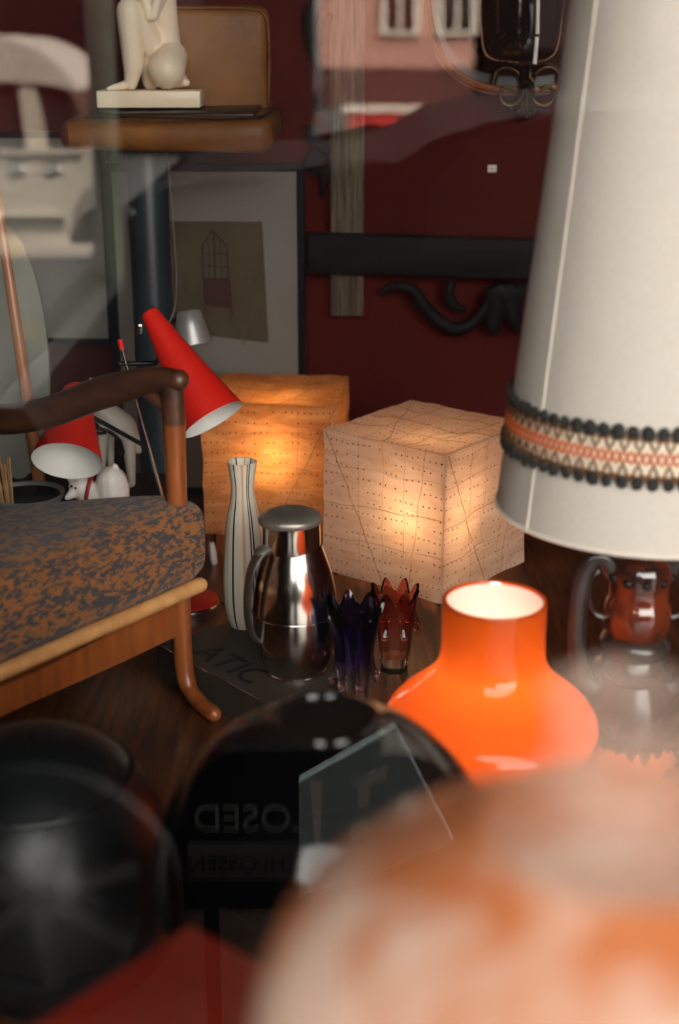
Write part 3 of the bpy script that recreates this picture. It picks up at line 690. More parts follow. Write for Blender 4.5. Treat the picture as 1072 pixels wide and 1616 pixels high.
# two scalloped art glass vases
def art_vase(name, label, mat, px, py, rows, lobes, rot, knobs, z0):
    B = onz(px, py, z0)
    root = thing(name, label, 'vase', B)
    pr = [(zat(B, y), msize(hw, (B.x, B.y, zat(B, y)))) for y, hw in rows]; pr[0] = (z0, pr[0][1]); pr = curve_prof(pr, 4)
    seg = lobes * 12; zt = pr[-1][0]; H = zt - z0
    bm = BM(); rings = []
    def ring(z, r, t):
        out = []
        for k in range(seg):
            a = 2 * PI * k / seg + rot; cc = math.cos(lobes * (a - rot))
            tip = max(0, t - .72) / .28
            rr = r * (1 + .055 * cc * (1 - .5 * tip) + .05 * tip * cc)
            zz = z + tip * .0105 * cc
            out.append(bm.verts.new((B.x + rr * math.cos(a), B.y + rr * math.sin(a), zz)))
        return out
    for z, r in pr: rings.append(ring(z, r, (z - z0) / H))
    inner = [(z, r - .0045) for z, r in pr if z > z0 + H * .16][::-1]
    for z, r in inner: rings.append(ring(z, max(r, .002), (z - z0) / H))
    for A, Bq in zip(rings, rings[1:]):
        for k in range(seg): bm.faces.new((A[k], A[(k + 1) % seg], Bq[(k + 1) % seg], Bq[k]))
    bm.faces.new(rings[0][::-1]); bm.faces.new(rings[-1])
    body = obj('body', bm, mat, root)
    for kf, kr in knobs:                     # drawn-out drops of glass on the ribs
        z = z0 + H * kf; r = min(pr, key=lambda q: abs(q[0] - z))[1]
        for i in range(0, lobes):
            a = 2 * PI * i / lobes + rot; u = Vector((math.cos(a), math.sin(a), 0)); p = Vector((B.x, B.y, z)) + u * r
            bm = BM(); tube(bm, smooth_pts([p + Vector((0, 0, .036)) + u * .004, p + u * .006 + Vector((0, 0, .012)), p + u * .011, p + u * .010 - Vector((0, 0, .006))], 3), [.0015, .002, .003, .004, .0048, .0055, .006, .0055, .005, .003], 8); obj('glass_drop', bm, mat, root)
    return root
def obz(px, py, z): return onz(px, py, z).z
blue_m = glass_tint('cobalt to clear glass', [(0, (.95, .88, .84)), (.48, (.88, .72, .74)), (.66, (.20, .17, .58)), (1, (.07, .09, .42))], 0, .16)
red_m = glass_tint('clear to ruby glass', [(0, (.95, .86, .80)), (.22, (.88, .62, .52)), (.55, (.86, .36, .26)), (1, (.90, .22, .13))], 0, .15)
art_vase('blue_glass_vase', 'cobalt blue glass vase with flame shaped rim and clear foot', blue_m, 559, 1142, [(1140, 19), (1120, 20), (1080, 24), (1030, 30), (1000, 35), (975, 41), (958, 46)], 8, .2, [(.40, 1)], FZ)
art_vase('red_glass_vase', 'ruby red glass vase with flame shaped rim behind the blue one', red_m, 622, 1056, [(1056, 21), (1045, 22), (1020, 26), (995, 29), (970, 31), (950, 34), (935, 38)], 8, .35, [(.55, 1)], FZ)

# ------------------------------------------------------------------ two paper cube lamps
def cube_lamp(label, corner, ux, uy, hz, z0, mat, seed, bulb, energy, bcol, lines, sag):
    """corner = near bottom corner, ux/uy = horizontal edge vectors"""
    ux, uy = Vector(ux), Vector(uy); c = Vector((*Vector(corner).xy, z0)); mid = c + ux / 2 + uy / 2
    root = thing('paper_cube_lamp', label, 'lamp', (mid.x, mid.y, FZ), 'paper cube lamps')
    rnd = random.Random(seed); n = 22
    bm = BM(); uvl = bm.loops.layers.uv.new('UVMap')
    def wr(p, nrm, u, v):
        e = min(u, 1 - u, v, 1 - v); k = min(1, e * 5)
        d = (mnoise.noise(p * 16 + Vector((seed, 0, 0))) * .008 + mnoise.noise(p * 48) * .0032) * k - sag * k * (1 - abs(2 * u - 1)) * .6
        edge = mnoise.noise(p * 22 + Vector((0, seed, 0))) * .0042
        return p + nrm * (d + edge)
    Z = Vector((0, 0, hz))
    faces = [(c, ux, Z), (c + ux, uy, Z), (c + ux + uy, -ux, Z), (c + uy, -uy, Z), (c + Z, ux, uy)]
    for o_, a, b in faces:
        nrm = a.cross(b).normalized()
        if nrm.dot((o_ + a / 2 + b / 2) - (mid + Vector((0, 0, hz / 2)))) < 0: nrm = -nrm
        g = [[bm.verts.new(wr(o_ + a * (i / n) + b * (j / n), nrm, i / n, j / n)) for j in range(n + 1)] for i in range(n + 1)]
        for i in range(n):
            for j in range(n):
                f = bm.faces.new((g[i][j], g[i + 1][j], g[i + 1][j + 1], g[i][j + 1]))
                for l, (s, t) in zip(f.loops, ((i, j), (i + 1, j), (i + 1, j + 1), (i, j + 1))): l[uvl].uv = (s / n, t / n)
    bmesh.ops.remove_doubles(bm, verts=bm.verts, dist=.004)
    shade = obj('paper_shade', bm, mat, root)
    # wire edges under folded paper
    bm = BM(); P = [c, c + ux, c + ux + uy, c + uy]; ctr = mid + Vector((0, 0, hz / 2))
    ins = lambda p: p + (ctr - p) * .045
    for i in range(4):
        tube(bm, [ins(P[i]), ins(P[(i + 1) % 4])], .0016, 6); tube(bm, [ins(P[i] + Z), ins(P[(i + 1) % 4] + Z)], .0016, 6); tube(bm, [ins(P[i]), ins(P[i] + Z)], .0016, 6)
    obj('wire_frame', bm, edge_m, root)
    # threads laid across the faces
    bm = BM()
    for o_, a, b in faces:
        nrm = a.cross(b).normalized()
        if nrm.dot((o_ + a / 2 + b / 2) - (mid + Vector((0, 0, hz / 2)))) < 0: nrm = -nrm
        for (u0, v0, u1, v1, w_) in lines:
            q = []
            for i in range(15):
                u = u0 + (u1 - u0) * i / 14; v = v0 + (v1 - v0) * i / 14 + .008 * math.sin(i * .9 + u0 * 9)
                q.append(wr(o_ + a * u + b * v, nrm, u, min(max(v, 0), 1)) + nrm * .0006)
            tube(bm, q, w_ * .72, 5)
    obj('thread', bm, thread_m, shade)['kind'] = 'stuff'
    bm = BM()
    for p in P: q = p.lerp(mid, .12); q.z = z0; tube(bm, [(q.x, q.y, FZ), (q.x, q.y, z0 + .012)], .0028, 8)
    tube(bm, [P[0].lerp(P[2], .06), P[0].lerp(P[2], .94)], .0025, 6); tube(bm, [P[1].lerp(P[3], .06), P[1].lerp(P[3], .94)], .0025, 6)
    obj('feet', bm, black_metal, root)
    bp = c + ux * bulb[0] + uy * bulb[1] + Vector((0, 0, hz * bulb[2]))
    bm = BM(); lathe(bm, [(z0, .016), (bp.z - .03, .016)], (bp.x, bp.y), 16); obj('bulb_holder', bm, white_plastic, root)
    bm = BM(); ball(bm, bp, .03, 3); obj('bulb', bm, bulb_m, root)
    lamp_light(root, bp + Vector((0, 0, .045)), energy, bcol, .02)
    return root
LN = [(0, .56, 1, .50, .0007), (0, .30, 1, .26, .0005), (0, .80, 1, .77, .0004), (.33, 0, .31, 1, .0004), (.68, 0, .70, 1, .0004), (.50, 0, .50, 1, .0003), (.48, 0, .98, 1, .0008), (.15, 1, .28, 0, .0005)]
a_ = onz(325, 862, FZ + .02); b_ = Vector((.268, -.02, 0))
ca = cube_lamp('amber paper cube lamp, the left one behind the striped vase', (a_.x - .004, a_.y + .03, 0), b_, (.02, .25, 0), .268, FZ + .035, paper_amber, 3, (.50, .24, .55), .040, (1, .66, .34), LN, .010)
n_ = onz(697, 953, FZ + .012); ua = Vector((-.213, .172, 0)); ub = Vector((.172, .213, 0))
cb = cube_lamp('pale paper cube lamp standing cornerwise, the right one', n_, ua, ub, .278, FZ + .012, paper_pale, 11, (.30, .24, .52), .017, (1, .88, .74), LN, .006)
# hanging flex switch of the amber lamp
p = at(337, 880, 2.60)
bm = BM(); tube(bm, [at(334, 856, 2.6), at(335, 866, 2.6), at(337, 880, 2.6), at(339, 894, 2.6), at(339, 906, 2.6)], [.008, .0125, .0125, .0115, .007], 14, flat=(1, .6)); obj('flex_switch', bm, white_plastic, ca)
bm = BM(); tube(bm, smooth_pts([at(334, 846, 2.63), at(334, 856, 2.6)], 3), .002, 6); tube(bm, smooth_pts([at(339, 906, 2.6), at(338, 922, 2.58), at(346, 940, 2.52), onz(352, 952, FZ + .004), onz(372, 950, FZ + .004)], 5), .002, 6); obj('flex', bm, dark_cord, ca)

# ------------------------------------------------------------------ lounge chair, front left
fl = onz(292, 1108, FZ); PX = Vector((fl.x, fl.y, 0))
u = Vector((-.606, -.795, 0)); v = Vector((-.795, .606, 0)); Zv = Vector((0, 0, 1))
ch = thing('lounge_chair', 'teak lounge chair with slate and orange tweed cushion', 'chair', (fl.x, fl.y, FZ))
zpost = zat(PX, 585)
def leg_pts(o):
    return smooth_pts([o + Vector((.050, -.064, FZ + .0125)), o + Vector((.027, -.034, FZ + .016)), o + Vector((.006, -.007, FZ + .035)), o + Vector((0, 0, FZ + .08)), o + Vector((0, 0, FZ + .2)), o + Vector((0, 0, FZ + .27))], 5)
def lr(pts): return [.0125 if p.z < FZ + .03 else .0145 for p in pts]
q = leg_pts(PX); bm = BM(); tube(bm, q, lr(q), 16, up=(.3, .8, 0)); ball(bm, q[0], .0125, 2); leg0 = obj('leg', bm, teak, ch)
bm = BM(); tube(bm, [PX + Zv * (FZ + .26), PX + Zv * (FZ + .40), PX + Zv * (zpost - .075)], [.0145, .0155, .017], 18); obj('arm_post', bm, teak, ch)
W_, D_ = .62, .50
q = leg_pts(PX + u * W_); bm = BM(); tube(bm, q, lr(q), 16, up=(.3, .8, 0)); obj('leg', bm, teak, ch)
zr = zat(PX, 927) + .002
bm = BM(); tube(bm, [PX - u * .022 + Zv * zr + v * -.020, PX + u * W_ + Zv * (zr + .0) + v * -.020], .0118, 16); ball(bm, PX - u * .022 + Zv * zr + v * -.02, .0118, 2); obj('front_rail', bm, beech, ch)
# tapering apron board
zt0, zb0 = zr - .010, zat(PX, 998)
A = [PX + u * .018 + Zv * zt0, PX + u * .018 + Zv * zb0, PX + u * .12 + Zv * (zb0 + .002), PX + u * .34 + Zv * (zb0 + .006), PX + u * W_ + Zv * (zb0 - .004), PX + u * W_ + Zv * (zt0 - .012), PX + u * .30 + Zv * (zt0 - .020), PX + u * .16 + Zv * (zt0 - .012)]
bm = BM(); quad_prism(bm, [a + v * -.008 for a in A], v * .02); bmesh.ops.bevel(bm, geom=list(bm.edges), offset=.003, segments=2, affect='EDGES'); obj('apron', bm, teak, ch)
SL = math.tan(R(15))
for uu in (0, W_):
    bm = BM(); tube(bm, [PX + u * uu + Zv * (zr - .02), PX + u * uu + v * D_ + Zv * (zr - .02 - D_ * SL)], .015, 12); obj('side_rail', bm, teak, ch)
    bm = BM(); tube(bm, [PX + u * uu + v * (D_ + .03) + Zv * FZ, PX + u * uu + v * D_ + Zv * (zr - .1)], [.012, .015], 12); obj('leg', bm, teak, ch)
# armrest: drops back and away from the post
ap = [PX + Zv * (zpost - .012) - v * .012, PX + v * .05 + Zv * (zpost - .022), PX + v * .16 + Zv * (zpost - .060), PX + v * .27 + Zv * (zpost - .105), PX + v * .38 + Zv * (zpost - .135), PX + v * .50 + Zv * (zpost - .150), PX + v * .62 + Zv * (zpost - .155)]
q = smooth_pts(ap, 5); rs = [.0150 + .010 * min(1, max(0, (i / len(q) - .0) * 3.5)) for i in range(len(q))]
bm = BM(); tube(bm, q, rs, 18, flat=(1.0, 1.0)); ball(bm, q[0] + Zv * .0, .0158, 3); obj('armrest', bm, teak_dark, ch)
bm = BM(); tube(bm, [PX + Zv * (zpost - .078), PX + Zv * (zpost - .04), PX + Zv * (zpost - .010)], [.0172, .0165, .0150], 18); tube(bm, smooth_pts([PX + Zv * (zpost - .075), PX + v * .02 + Zv * (zpost - .055), PX + v * .06 + Zv * (zpost - .035)], 4), [.004, .006, .008, .009, .010, .011, .011, .010, .009], 10); obj('arm_joint', bm, teak_dark, ch)
# cushion: rounded slab, woven tweed; slopes to the back
def cushion():
    T, n1, n2 = .155, 40, 30
    bm = BM(); uvl = bm.loops.layers.uv.new('UVMap')
    O = PX + Zv * (zr - .002) + v * -.030
    U0, U1, V0, V1 = -.028, W_ - .04, 0, D_
    def prof(t):      # section across (in v / z): superellipse loop
        a = 2 * PI * t; ca, sa = math.cos(a), math.sin(a); e = .36
        x = math.copysign(abs(ca) ** e, ca); z = math.copysign(abs(sa) ** .42, sa)
        return (x * .5 + .5), (z * .5 + .5)
    rings = []
    for i in range(n1 + 1):
        s = i / n1; uu = U0 + (U1 - U0) * s
        e = min(1, min(s, 1 - s) / .025); k = math.sqrt(max(0, 1 - (1 - e) ** 2)); k = .90 + .10 * k
        ring = []
        for j in range(64):
            x, z = prof(j / 64)
            x = .5 + (x - .5) * (.9 + .1 * k); z = .5 + (z - .5) * k
            vv = V0 + (V1 - V0) * x; zz = z * T + .012 * math.sin(PI * x) * z * math.sin(PI * s) - vv * SL * .96
            ring.append(bm.verts.new(O + u * uu + v * vv + Zv * zz))
        rings.append(ring)
    per = 2 * (D_ + T)
    for i in range(n1):
        for j in range(64):
            f = bm.faces.new((rings[i][j], rings[i][(j + 1) % 64], rings[i + 1][(j + 1) % 64], rings[i + 1][j]))
            for l, (a, b) in zip(f.loops, ((i, j), (i, j + 1), (i + 1, j + 1), (i + 1, j))):
                pp = l.vert.co - O; vv = pp.dot(v)
                l[uvl].uv = ((U0 + (U1 - U0) * a / n1), vv * .75 + pp.z)
    for rg in (rings[0], rings[-1]):
        f = bm.faces.new(rg if rg is rings[-1] else rg[::-1])
        for l in f.loops: pp = l.vert.co - O; l[uvl].uv = (pp.dot(v) + .3, pp.z)
    return bm
obj('seat_cushion', cushion(), tweed, ch)

# ------------------------------------------------------------------ red two shade lamp
base = onz(300, 950, FZ + .012)
rl = thing('red_lamp', 'chrome rod lamp with two red cone shades behind the lounge chair', 'lamp', (base.x, base.y, FZ))
bm = BM(); lathe(bm, [(FZ + .014, .051), (FZ + .020, .050), (FZ + .023, .046)], base.xy, 48); bs = obj('base', bm, red_enamel, rl)
bm = BM(); lathe(bm, [(FZ, .050), (FZ + .004, .053), (FZ + .012, .053), (FZ + .014, .051)], base.xy, 48); obj('base_rim', bm, chrome, bs)
rodT = at(190, 541, base.y)
rodT.y = base.y; bm = BM(); tube(bm, [Vector((base.x, base.y, FZ + .02)), rodT], .0028, 10); obj('rod', bm, chrome, rl)
up_ = (rodT - Vector((base.x, base.y, FZ))).normalized()
bm = BM(); tube(bm, [rodT - up_ * .012, rodT + up_ * .006], .0045, 10); obj('rod_tip', bm, red_enamel, rl)
def atd(px, py, d): r_ = ray(px, py); return EYE + r_ * d
def cone_shade(tip, mouth, r0, r1, name, cap):
    ax = mouth - tip; Ln = ax.length
    bm = BM(); pr = [(0, r0 * .15), (0, r0 * .8), (Ln * .012, r0)] if not cap else [(-r0 * .75, r0 * .1), (-r0 * .6, r0 * .6), (-r0 * .3, r0 * .9), (0, r0)]
    pr += [(Ln * .25, r0 + (r1 - r0) * .2), (Ln * .5, r0 + (r1 - r0) * .45), (Ln * .75, r0 + (r1 - r0) * .72), (Ln, r1)]
    lathe(bm, pr, axis=ax, base=tip, seg=56, cap0=True, cap1=False); o = obj(name, bm, red_enamel, rl)
    bm = BM(); lathe(bm, [(Ln * .1, r0 * .9)] + [(Ln * t, r0 + (r1 - r0) * f - .0014) for t, f in ((.25, .2), (.5, .45), (.75, .72), (1, 1))] + [(Ln * 1.004, r1)], axis=ax, base=tip, seg=56, cap0=True, cap1=False); obj('white_inside', bm, white_in, o)
    return o
d1 = 2.33
t1, m1 = atd(235, 492, d1 + .020), atd(336, 662, d1 - .003)
cone_shade(t1, m1, .0150, .0555, 'cone_shade', False)
d2 = 2.47
t2, m2 = atd(121, 622, d2 + .03), atd(106, 728, d2 - .035)
cone_shade(t2, m2, .026, .0610, 'cone_shade', True)
jn = Vector((base.x, base.y, FZ)).lerp(rodT, .93)
bm = BM(); tube(bm, [at(188, 574, base.y), at(246, 573, base.y + .005), t1.lerp(m1, .28)], .0042, 10); obj('cross_arm', bm, black_metal, rl)
bm = BM(); tube(bm, [Vector((base.x, base.y, FZ)).lerp(rodT, .62), t2.lerp(m2, .2)], .0038, 10); obj('cross_arm', bm, black_metal, rl)

# ------------------------------------------------------------------ bar stool with statue
sYf, sYb = 2.55, 2.93
ps = at(75, 238, sYf); pe = at(432, 243, sYf)
zseat, zbot = at(300, 186, sYf).z, at(300, 244, sYf).z
cx = (ps.x + pe.x) / 2; hw = (pe.x - ps.x) / 2; cyy = (sYf + sYb) / 2
colp = Vector((at(238, 400, 2.76).x, 2.76, 0))
st = thing('bar_stool', 'worn brown leather bar stool on blue grey column', 'stool', (colp.x, colp.y, FZ))
bm = BM(); box(bm, (cx - hw, sYf, zbot), (cx + hw, sYb, zseat), bev=.026, seg=5)
for vtx in bm.verts:       # rounded, swept left front corner
    dx = (cx - vtx.co.x) / hw
    if dx > 0: vtx.co.y += max(0, (1 - (vtx.co.y - sYf) / (sYb - sYf))) * .10 * dx ** 3; vtx.co.z -= 0 if vtx.co.z < (zseat + zbot) / 2 else .010 * dx ** 2
obj('seat', bm, leather, st)
bm = BM(); box(bm, (cx - hw + .05, sYf + .06, zseat - .006), (cx + hw - .035, sYb - .06, zseat + .006), bev=.005, seg=3)
for vtx in bm.verts:
    dx = (cx - vtx.co.x) / hw
    if dx > 0: vtx.co.y += max(0, (1 - (vtx.co.y - sYf) / (sYb - sYf))) * .09 * dx ** 3; vtx.co.z -= .008 * dx ** 2
obj('seat_pad', bm, leather_dark, st)
zbk = at(300, 8, 2.86).z
bl, br = at(215, 100, 2.86).x, at(428, 100, 2.86).x
bm = BM(); box(bm, (bl, 2.86, zseat - .05), (br, 2.93, zbk), bev=.022, seg=4); bmesh.ops.rotate(bm, verts=bm.verts, cent=(br, 2.86, 0), matrix=RZ(R(9))); obj('backrest', bm, leather, st)
bm = BM(); q = [Vector((br - .006, 2.862, zseat + .01)), Vector((br - .004, 2.857, zseat + .05)), Vector((br - .004, 2.857, zbk - .05)), Vector((br - .012, 2.857, zbk - .018)), Vector((br - .05, 2.855, zbk - .006)), Vector((bl + .03, 2.822, zbk - .006))]
tube(bm, smooth_pts(q, 5), .0028, 8); obj('back_piping', bm, leather, st)
bm = BM(); q = [Vector((cx - hw + .06, sYf + .10, zseat + .001)), Vector((cx - hw * .4, sYf + .035, zseat + .003)), Vector((cx, sYf + .012, zseat)), Vector((cx + hw - .06, sYf + .012, zseat)), Vector((cx + hw - .02, sYf + .03, zseat)), Vector((cx + hw - .012, sYb - .06, zseat))]
tube(bm, smooth_pts(q, 5), .003, 8); obj('seat_piping', bm, leather_dark, st)
cr_ = msize(32, (colp.x, colp.y, 1.2))
bm = BM(); lathe(bm, [(FZ + .02, cr_), (zbot - .01, cr_), (zbot + .005, cr_ * .9)], colp.xy, 40); obj('column', bm, blue_tube, st)
bm = BM(); lathe(bm, [(FZ, .085), (FZ + .012, .085), (FZ + .02, .06), (FZ + .024, cr_)], colp.xy, 40); obj('foot_plate', bm, blue_tube, st)

pf = at(235, 178, 2.70); zp = zseat + .008
sc_ = .19 / 162
stt = thing('statuette', 'cream kneeling nude statuette on plinth on the leather stool', 'statue', (pf.x, 2.75, zp))
hpl = 26 * sc_
bm = BM(); box(bm, (pf.x - .095, 2.70, zp), (pf.x + .095, 2.80, zp + hpl), bev=.003); obj('plinth', bm, plaster, stt)
def sp(px, py, y=0): return Vector((pf.x + (px - 235) * sc_, 2.75 + y, zp + hpl + (151 - py) * sc_ * 1.03))
bm = BM(); cp = lambda a, b, r0, r1: capsule(bm, sp(*a), sp(*b), r0 * sc_, r1 * sc_)
cp((210, 40, -.035), (212, 115, -.030), 21, 17)      # shin of the raised leg
cp((212, 115, -.03), (207, 140, -.028), 16.5, 11); cp((208, 141, -.02), (180, 147, -.042), 8, 5); cp((181, 147, -.044), (173, 148, -.048), 4.5, 3.5)
cp((210, 38, -.034), (250, 104, .022), 21, 25)         # thigh
cp((254, 108, .02), (258, 112, .02), 27, 27)           # hips
cp((258, 100, .018), (258, 60, .015), 27, 23); cp((258, 60, .015), (252, 8, .005), 23, 27)   # torso
cp((250, 8, .005), (247, -22, .0), 26, 20)
cp((268, 104, .005), (263, 121, -.030), 26, 30)        # kneeling thigh, knee towards us
cp((262, 126, -.030), (280, 138, .02), 22, 12); cp((280, 140, .02), (291, 141, .0), 9, 6)     # shin and foot behind
cp((222, -20, .0), (240, 44, -.036), 10, 8.5); cp((275, -20, .0), (246, 44, -.036), 10, 8.5)  # upper arms to the elbows
cp((240, 44, -.036), (226, -12, -.040), 8, 6.5); cp((246, 44, -.036), (266, -14, -.040), 8, 6.5)
cp((226, -14, -.040), (236, -36, -.034), 6, 4); cp((266, -16, -.040), (256, -36, -.034), 6, 4)
cp((222, -20, .0), (275, -20, .0), 13, 13); cp((248, -24, .0), (246, -48, -.010), 9, 8.5)
cp((246, -62, -.016), (246, -70, -.010), 18, 18); cp((245, -52, -.026), (245, -56, -.024), 8, 10)
cp((232, 108, .012), (236, 138, .015), 17, 17); cp((250, 120, .02), (268, 132, .025), 22, 20)
obj('figure', fuse(bm, .0022, 5), plaster, stt)

# clamp lamp on the stool column
cl = thing('clamp_lamp', 'small silver clamp lamp on the stool column before the picture', 'lamp', at(285, 520, 2.70))
a, b = at(270, 508, 2.70), at(330, 520, 2.70)
bm = BM(); lathe(bm, [(0, .018), (.004, .023), (.03, .029), (.066, .037)], axis=(.16, -.22, -1), base=at(297, 490, 2.70), seg=40, cap0=True, cap1=False); cs = obj('reflector', bm, M('satin aluminium', (.78, .76, .73), .38, .8), cl)
bm = BM(); lathe(bm, [(.006, .020), (.064, .0358)], axis=(.16, -.22, -1), base=at(297, 490, 2.70), seg=40, cap0=True, cap1=False); obj('reflector_inside', bm, white_in, cs)
bm = BM(); tube(bm, [Vector((colp.x + cr_ + .004, 2.735, at(270, 505, 2.75).z)), at(292, 494, 2.70)], .005, 10); obj('bracket', bm, M('dark red knuckle', (.07, .012, .01), .4), cl)
bm = BM(); q = smooth_pts([at(266, 255, 2.72), at(274, 360, 2.71), at(279, 440, 2.71), at(276, 485, 2.70), at(266, 512, 2.69), at(264, 520, 2.69)], 5); tube(bm, q, .0013, 6); obj('flex', bm, cord_m, cl)
bm = BM(); box(bm, at(214, 526, 2.71), at(224, 512, 2.70), bev=.002); obj('switch', bm, chrome, cl)

# ------------------------------------------------------------------ pictures
def picture(label, X0, X1, Z0, Z1, Y, yaw, fw, prints, cat='picture'):
    root = thing('framed_picture', label, cat, ((X0 + X1) / 2, Y, Z0), None)
    mtx = RZ(yaw); c = Vector(((X0 + X1) / 2, Y, 0))
    def add(bm, name, mat, par, sm=False):
        bmesh.ops.rotate(bm, verts=bm.verts, cent=c, matrix=mtx); return obj(name, bm, mat, par, sm)
    bm = BM()
    for lo, hi in (((X0, Z0), (X0 + fw, Z1)), ((X1 - fw, Z0), (X1, Z1)), ((X0 + fw, Z0), (X1 - fw, Z0 + fw)), ((X0 + fw, Z1 - fw), (X1 - fw, Z1))):
        box(bm, (lo[0], Y, lo[1]), (hi[0], Y + .022, hi[1]), bev=.002)
    add(bm, 'frame', frame_black, root)
    bm = BM(); box(bm, (X0 + fw * .8, Y + .008, Z0 + fw * .8), (X1 - fw * .8, Y + .018, Z1 - fw * .8)); add(bm, 'mat_board', mat_board, root)
    if prints: prints(root, add)
    return root
Yp = 3.02
X1 = at(482, 420, Yp).x; X0 = at(164, 300, Yp).x; Z1 = at(400, 258, Yp).z
def drawing(root, add):
    def P(px, py, off=0): p = at(px, py, Yp + .007); return Vector((p.x + .012 * (py - 258) / 340 * -1 * 0, Yp + .0072 - off, p.z))
    bm = BM(); quad_prism(bm, [P(266, 349), P(414, 350), P(424, 541), P(276, 524)], (0, .0008, 0)); pr = add(bm, 'print', print_paper, root)
    def lines(name, segs, w_, mat):
        bm = BM()
        for s in segs:
            tube(bm, [P(x, y, .0006) for x, y in s], w_, 4, flat=(1, .3), up=(0, 1, 0))
        add(bm, name, mat, pr)
    C = [(319, 388), (335, 364), (358, 388), (361, 440), (321, 440), (319, 388)]
    lines('cabinet_outline', [C, [(337, 366), (340, 440)]], .0016, ink)
    lines('glazing_bars', [[(319, 399), (358, 401)], [(320, 419), (360, 422)], [(329, 380), (331, 440)], [(348, 380), (350, 440)], [(326, 376), (350, 378)]], .0008, ink)
    bm = BM(); quad_prism(bm, [P(321, 440, .0007), P(362, 442, .0007), P(366, 487, .0007), P(324, 483, .0007)], (0, .0004, 0)); add(bm, 'cabinet_base', ink_red, pr)
    lines('cabinet_feet', [[(324, 483), (325, 492), (328, 497)], [(366, 487), (367, 495), (365, 502)], [(321, 440), (324, 483)], [(362, 442), (366, 487)], [(321, 440), (362, 442)], [(324, 476), (366, 480)]], .0014, ink)
    lines('small_frame', [[(284, 425), (303, 426), (305, 468), (286, 466), (284, 425)], [(288, 431), (300, 432), (301, 462), (289, 461), (288, 431)]], .0012, ink_grey)
    seg = []
    rr = random.Random(5)
    for i in range(26):
        x = rr.uniform(376, 414); y = rr.uniform(398, 520); seg.append([(x, y), (x + rr.uniform(-1, 2), y + rr.uniform(8, 34))])
    for y in (398, 432, 448, 465, 470, 500, 512): seg.append([(378 + rr.uniform(-3, 8), y), (412 + rr.uniform(-4, 3), y + 2)])
    for i in range(12): x = rr.uniform(330, 372); y = rr.uniform(505, 524); seg.append([(x, y), (x + rr.uniform(4, 14), y + rr.uniform(-3, 6))])
    lines('pencil_sketch', seg, .0008, ink_grey)
picture('large framed cabinet drawing with grey mat behind the stool column', X0, X1, FZ, Z1, Yp, R(0), .0165, drawing)
xr = at(161, 300, 3.05).x
picture('grey matted picture in thin black frame at the far left', xr - .42, xr - .002, at(150, 548, 3.09).z, at(150, 210, 3.09).z, 3.12, 0, .0125, None)

# ------------------------------------------------------------------ carved boards, mirror, tag on the back wall
Yw = WY
pv = [at(520, 600, Yw - .035), at(575, 600, Yw - .035)]
vb = thing('carved_upright', 'weathered grey wooden plank with carved leaves along its left edge', 'plank', (at(548, 300, Yw).x, Yw - .03, at(548, 502, Yw).z))
xa, xb = at(521, 300, Yw - .04).x, at(575, 300, Yw - .04).x
bm = BM(); box(bm, (xa, Yw - .036, at(548, 500, Yw - .04).z), (xb, Yw - .002, 1.80), bev=.004); obj('plank', bm, weathered, vb)
for i in range(4):          # raised grain ridges of the plank
    xx = xa + (xb - xa) * (.2 + .2 * i); bm = BM(); tube(bm, [(xx + .002 * math.sin(j * 1.7 + i), Yw - .036, at(548, 500, Yw - .04).z + .01 + j * .06) for j in range(13)], .0012, 6); obj('grain_ridge', bm, weathered, vb)
def leaf(pts, rads, flat=.6):
    bm = BM(); q = smooth_pts([at(x, y, Yw - .03) for x, y in pts], 5); n = len(q)
    rr = []
    for i in range(n):
        f = i / (n - 1) * (len(rads) - 1); j = min(int(f), len(rads) - 2); rr.append(rads[j] + (rads[j + 1] - rads[j]) * (f - j))
    tube(bm, q, rr, 10, flat=(1, flat), up=(0, 1, 0)); return bm
for pts, rd in ((((508, -20), (492, 22), (490, 55), (502, 90), (516, 125)), (.012, .016, .013, .012, .007)), (((516, 118), (511, 140), (503, 160), (506, 172), (516, 168)), (.007, .009, .011, .008, .004)),
                (((526, 20), (516, 45), (512, 75), (520, 100)), (.01, .014, .012, .006)),
                (((488, 195), (496, 215), (510, 235), (524, 232)), (.006, .014, .017, .008)), (((500, 280), (498, 258), (506, 240), (520, 222)), (.005, .012, .013, .006)), (((508, 312), (510, 290), (516, 268), (524, 250)), (.004, .008, .010, .006)),
                (((486, 270), (492, 250), (502, 232)), (.008, .014, .010))):
    obj('carved_leaf', leaf(pts, rd), ebony, vb)
hb_ = thing('carved_crossbeam', 'blackened carved wooden beam nailed across the weathered plank', 'beam', (at(660, 400, Yw).x, Yw - .05, at(660, 440, Yw).z))
pL, pR_ = at(484, 398, Yw - .06), at(900, 413, Yw - .06)
hh = msize(32, pL)
bm = BM(); box(bm, (pL.x, Yw - .066, (pL.z + pR_.z) / 2 - hh), (pR_.x, Yw - .0395, (pL.z + pR_.z) / 2 + hh), bev=.005)
bmesh.ops.rotate(bm, verts=bm.verts, cent=((pL.x + pR_.x) / 2, Yw - .05, (pL.z + pR_.z) / 2), matrix=Matrix.Rotation(R(1.6), 3, 'Y')); obj('beam', bm, ebony, hb_)
